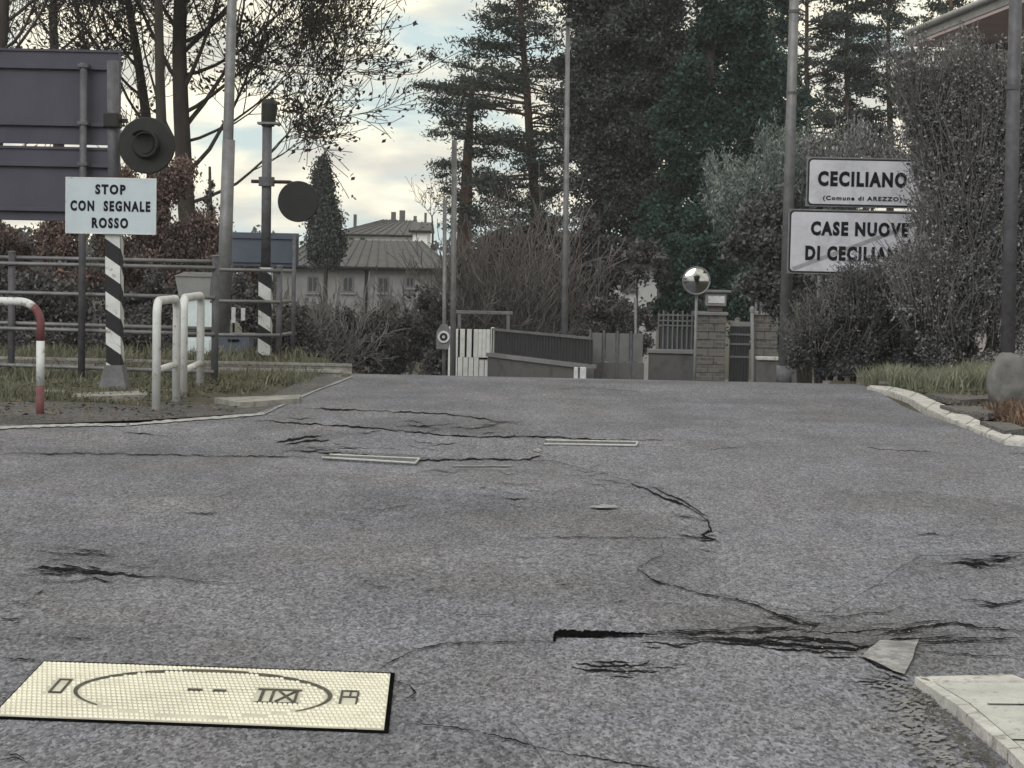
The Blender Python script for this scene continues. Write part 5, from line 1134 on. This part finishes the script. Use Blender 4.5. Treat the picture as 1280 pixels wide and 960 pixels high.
for px, lb in ((945, 'left of two short pale stakes above the narrower pillar'), (951, 'right of two short pale stakes above the narrower pillar')):
    c_, e_ = X(px, 388, 40.3), X(px, 363, 40.3); tag(obj('pale_stake', MB().tube([(c_.x, 40.3, ZG), (c_.x, 40.3, e_.z)], .028, 8), 'steel', None, (c_.x, 40.3, ZG)), lb, 'stake')
# low wall by the pole
a, b = X(946, 447, 38.6), X(1000, 448, 38.6); t = thing('low_wall', (a.x, 38.6, ZG), 'low rough wall with pale coping between narrower pillar and tall pole', 'wall')
obj('wall_body', MB().box((a.x, 38.6, ZG - .2), (b.x, 38.8, a.z - .05), .01), 'rough_wall', t); obj('coping', MB().box((a.x, 38.55, a.z - .049), (b.x, 38.85, a.z + .02), .01), 'kerb', t)
# traffic mirror: convex face in a rim on a thin post
c = X(870.5, 351, 38.2); t = thing('traffic_mirror', (c.x, 38.3, ZG), 'round convex traffic mirror on thin post beside the wider brick pillar', 'traffic mirror')
R0 = 17.5 * 38.2 / F; NR = 40; V = []; rings = 10
for j in range(rings + 1):
    rr_ = R0 * .93 * j / rings; y_ = 38.2 - .045 * (1 - (j / rings) ** 2)
    for k in range(NR): an = 6.28318 * k / NR; V.append((c.x + rr_ * math.cos(an), y_, c.z + rr_ * math.sin(an)))
Fc = [(j * NR + k, j * NR + (k + 1) % NR, (j + 1) * NR + (k + 1) % NR, (j + 1) * NR + k) for j in range(rings) for k in range(NR)]
obj('mirror_face', MB().add(V, Fc), 'glaze', t, smooth=True)
V = [];
obj('rim', MB().tube([(c.x + R0 * .96 * math.cos(6.28318 * k / 40), 38.2, c.z + R0 * .96 * math.sin(6.28318 * k / 40)) for k in range(41)], .018, 8), 'steel', t, smooth=True)
obj('back_shell', MB().disc(c, R0 * .95, 38.21, 38.26, 32, R0 * .6), 'steel_dark', t)
obj('post', MB().tube([(c.x + .02, 38.3, ZG), (c.x + .02, 38.3, c.z + .05)], .032, 12), 'steel', t, smooth=True)

# ------------------------------------------------------------------ boulder, grass, litter
d = 19.2; c = X(1266, 446, d)
bm = bmesh.new(); bmesh.ops.create_icosphere(bm, subdivisions=4, radius=1)
for v in bm.verts:
    n_ = v.co.copy(); f = 1 + .22 * noise.noise(n_ * 1.3 + Vector((3, 1, 7))) + .10 * noise.noise(n_ * 3.1) + .04 * noise.noise(n_ * 8)
    f *= 1 - .15 * max(0, n_.x) * max(0, n_.z); v.co = Vector((c.x + n_.x * f * .235, d + n_.y * f * .25, .20 + n_.z * f * .30 + (.05 if n_.z > .3 else 0)))
tag(obj('boulder', MB().bm(bm), 'stone', None, (c.x, d, 0), smooth=True), 'grey rounded boulder on the right verge at the picture edge', 'boulder')

def grass(name, label, region, n, h, mt, seed, w_=.012, kind='stuff', clump=.5, test=None):
    rng = np.random.RandomState(seed); V = []; Fc = []
    xs_, ys_ = [], []
    (x0, x1, y0, y1) = region; tries = 0; cnt = 0
    while cnt < n and tries < n * 12:
        tries += 1
        x, y = rng.uniform(x0, x1), rng.uniform(y0, y1)
        if noise.noise(Vector((x * 2.1, y * 2.1, seed))) < rng.uniform(-.5, .35) * clump * 2 or (test and not test(x, y)): continue
        cnt += 1; z = H(x, y) - .03; hh = rng.uniform(*h) * (1 + .8 * noise.noise(Vector((x * 1.3, y * 1.3, 4)))); a = rng.uniform(0, 6.283); l_ = rng.normal(0, .35) * hh; l2 = rng.normal(0, .35) * hh
        dx, dy = math.cos(a) * w_, math.sin(a) * w_; b = len(V)
        V += [(x - dx, y - dy, z), (x + dx, y + dy, z), (x + dx * .6 + l_ * .4, y + dy * .6 + l2 * .4, z + hh * .6), (x - dx * .6 + l_ * .4, y - dy * .6 + l2 * .4, z + hh * .6), (x + l_ * 1.1, y + l2 * 1.1, z + hh)]
        Fc += [(b, b + 1, b + 2), (b, b + 2, b + 3), (b + 3, b + 2, b + 4)]
    return tag(obj(name, (V, Fc), mt), label, 'grass', kind=kind)
foot = lambda x, y: (y > 16.9 + .25 * math.sin(x * 3)) and x < xL(y) - (.55 if y > 19 else .9) 
grass('verge_grass', 'short dry olive grass between footway and railway track', (-9, -2.3, 16.8, 22.1), 30000, (.025, .085), 'grass', 2, .01, test=foot)
grass('verge_grass', 'taller weeds along the left fence line and rail', (-9, -2.2, 20.2, 22.2), 2600, (.06, .16), 'grass', 5, .01, test=lambda x, y: x < xL(y) - .25)
grass('verge_grass', 'weeds growing beyond the rails on the left', (-9, -1.9, 24.2, 26.5), 2600, (.06, .2), 'grass', 6, .012, test=lambda x, y: x < -2.0)
grass('tall_grass', 'pale tall grass tufts at the foot of the right hedge', (4.3, 6.6, 21.6, 24.0), 8000, (.1, .28), 'grass_pale', 7, .011, test=lambda x, y: x > 4.35 + .4 * noise.noise(Vector((y * 2, 0, 0))))
grass('verge_grass', 'thin low grass on the right verge behind the kerb', (4.25, 7, 15.9, 21.6), 9000, (.03, .09), 'grass', 9, .01, test=lambda x, y: x > xR(y) + .55)
grass('brown_weed', 'dry reddish weeds on the right verge at the picture edge', (4.35, 5.4, 16.4, 18.0), 1500, (.06, .2), 'weed', 10, .012, test=lambda x, y: x > 4.45 + .25 * noise.noise(Vector((y * 3, 0, 2))))
# verge debris strips on the right, ragged asphalt remains
for pts in ([(1158, 492), (1230, 494), (1275, 490), (1285, 496), (1200, 500)], [(1175, 506), (1230, 508), (1260, 514), (1235, 517), (1195, 513)], [(1225, 526), (1262, 528), (1285, 536), (1255, 538)]):
    P_ = [G(x, y, .07) for x, y in pts]; tag(obj('broken_slab', MB().prism(P_, (0, 0, -.06)), 'path', None, (P_[0].x, P_[0].y, 0)), {1158: 'flat broken asphalt piece farthest back on the right verge', 1175: 'middle flat broken asphalt piece on the right verge', 1225: 'nearest flat broken asphalt piece behind the right kerb'}[pts[0][0]], 'rubble')
V = []; Fc = []
for i in range(5200):
    side = random.random() < .5
    x, y = (random.uniform(-7, -2.4), random.uniform(15.0, 22)) if side else (random.uniform(4.2, 6.5), random.uniform(15.8, 22))
    if (side and x > xL(y) - .1) or (not side and x < xR(y) + .3): continue
    s_ = random.uniform(.012, .035); a = random.uniform(0, 6.28); z = H(x, y) + .006 + random.uniform(0, .01); b = len(V)
    V += [(x + s_ * math.cos(a + k * 1.57) * (1 if k % 2 else .5), y + s_ * math.sin(a + k * 1.57) * (1 if k % 2 else .5), z + random.uniform(0, .02)) for k in range(4)]; Fc.append((b, b + 1, b + 2, b + 3))
tag(obj('leaf_litter', (V, Fc), 'litter'), 'scattered brown fallen leaves on both verges', 'leaf litter', kind='stuff')
V = []; Fc = []
for i in range(420):
    r_ = random.random()
    if r_ < .35: p = gpt(random.uniform(1075, 1260), random.uniform(850, 960))
    elif r_ < .6: p = gpt(random.uniform(0, 1280), random.uniform(560, 960))
    elif r_ < .8: p = gpt(random.uniform(700, 1285), random.uniform(770, 850))
    else: p = gpt(random.uniform(1120, 1285), random.uniform(545, 600))
    s_ = random.uniform(.002, .0055) * (1 if p.y < 9 else 1.5); b = len(V); z = H(p.x, p.y) + .012
    for k in range(4): a = k * 1.57 + random.random(); V.append((p.x + s_ * math.cos(a), p.y + s_ * math.sin(a), z))
    V.append((p.x, p.y, z + s_)); Fc += [(b, b + 1, b + 4), (b + 1, b + 2, b + 4), (b + 2, b + 3, b + 4), (b + 3, b, b + 4)]
tag(obj('grit', (V, Fc), 'old_slab'), 'loose pale grit scattered over the asphalt', 'grit', kind='stuff')

# ------------------------------------------------------------------ haze
HM = bpy.data.materials.new('haze_air'); HM.use_nodes = True; ht_ = HM.node_tree; ht_.nodes.clear()
ho = ht_.nodes.new('ShaderNodeOutputMaterial'); hv_ = ht_.nodes.new('ShaderNodeVolumePrincipled'); hv_.inputs['Density'].default_value = .0005; hv_.inputs['Color'].default_value = (.93, .95, 1, 1)
ht_.links.new(hv_.outputs[0], ho.inputs['Volume'])
tag(obj('haze', MB().box((-455, -455, -4), (455, 455, 24)), HM), 'thin pale evening haze over the whole place', 'haze', kind='stuff')
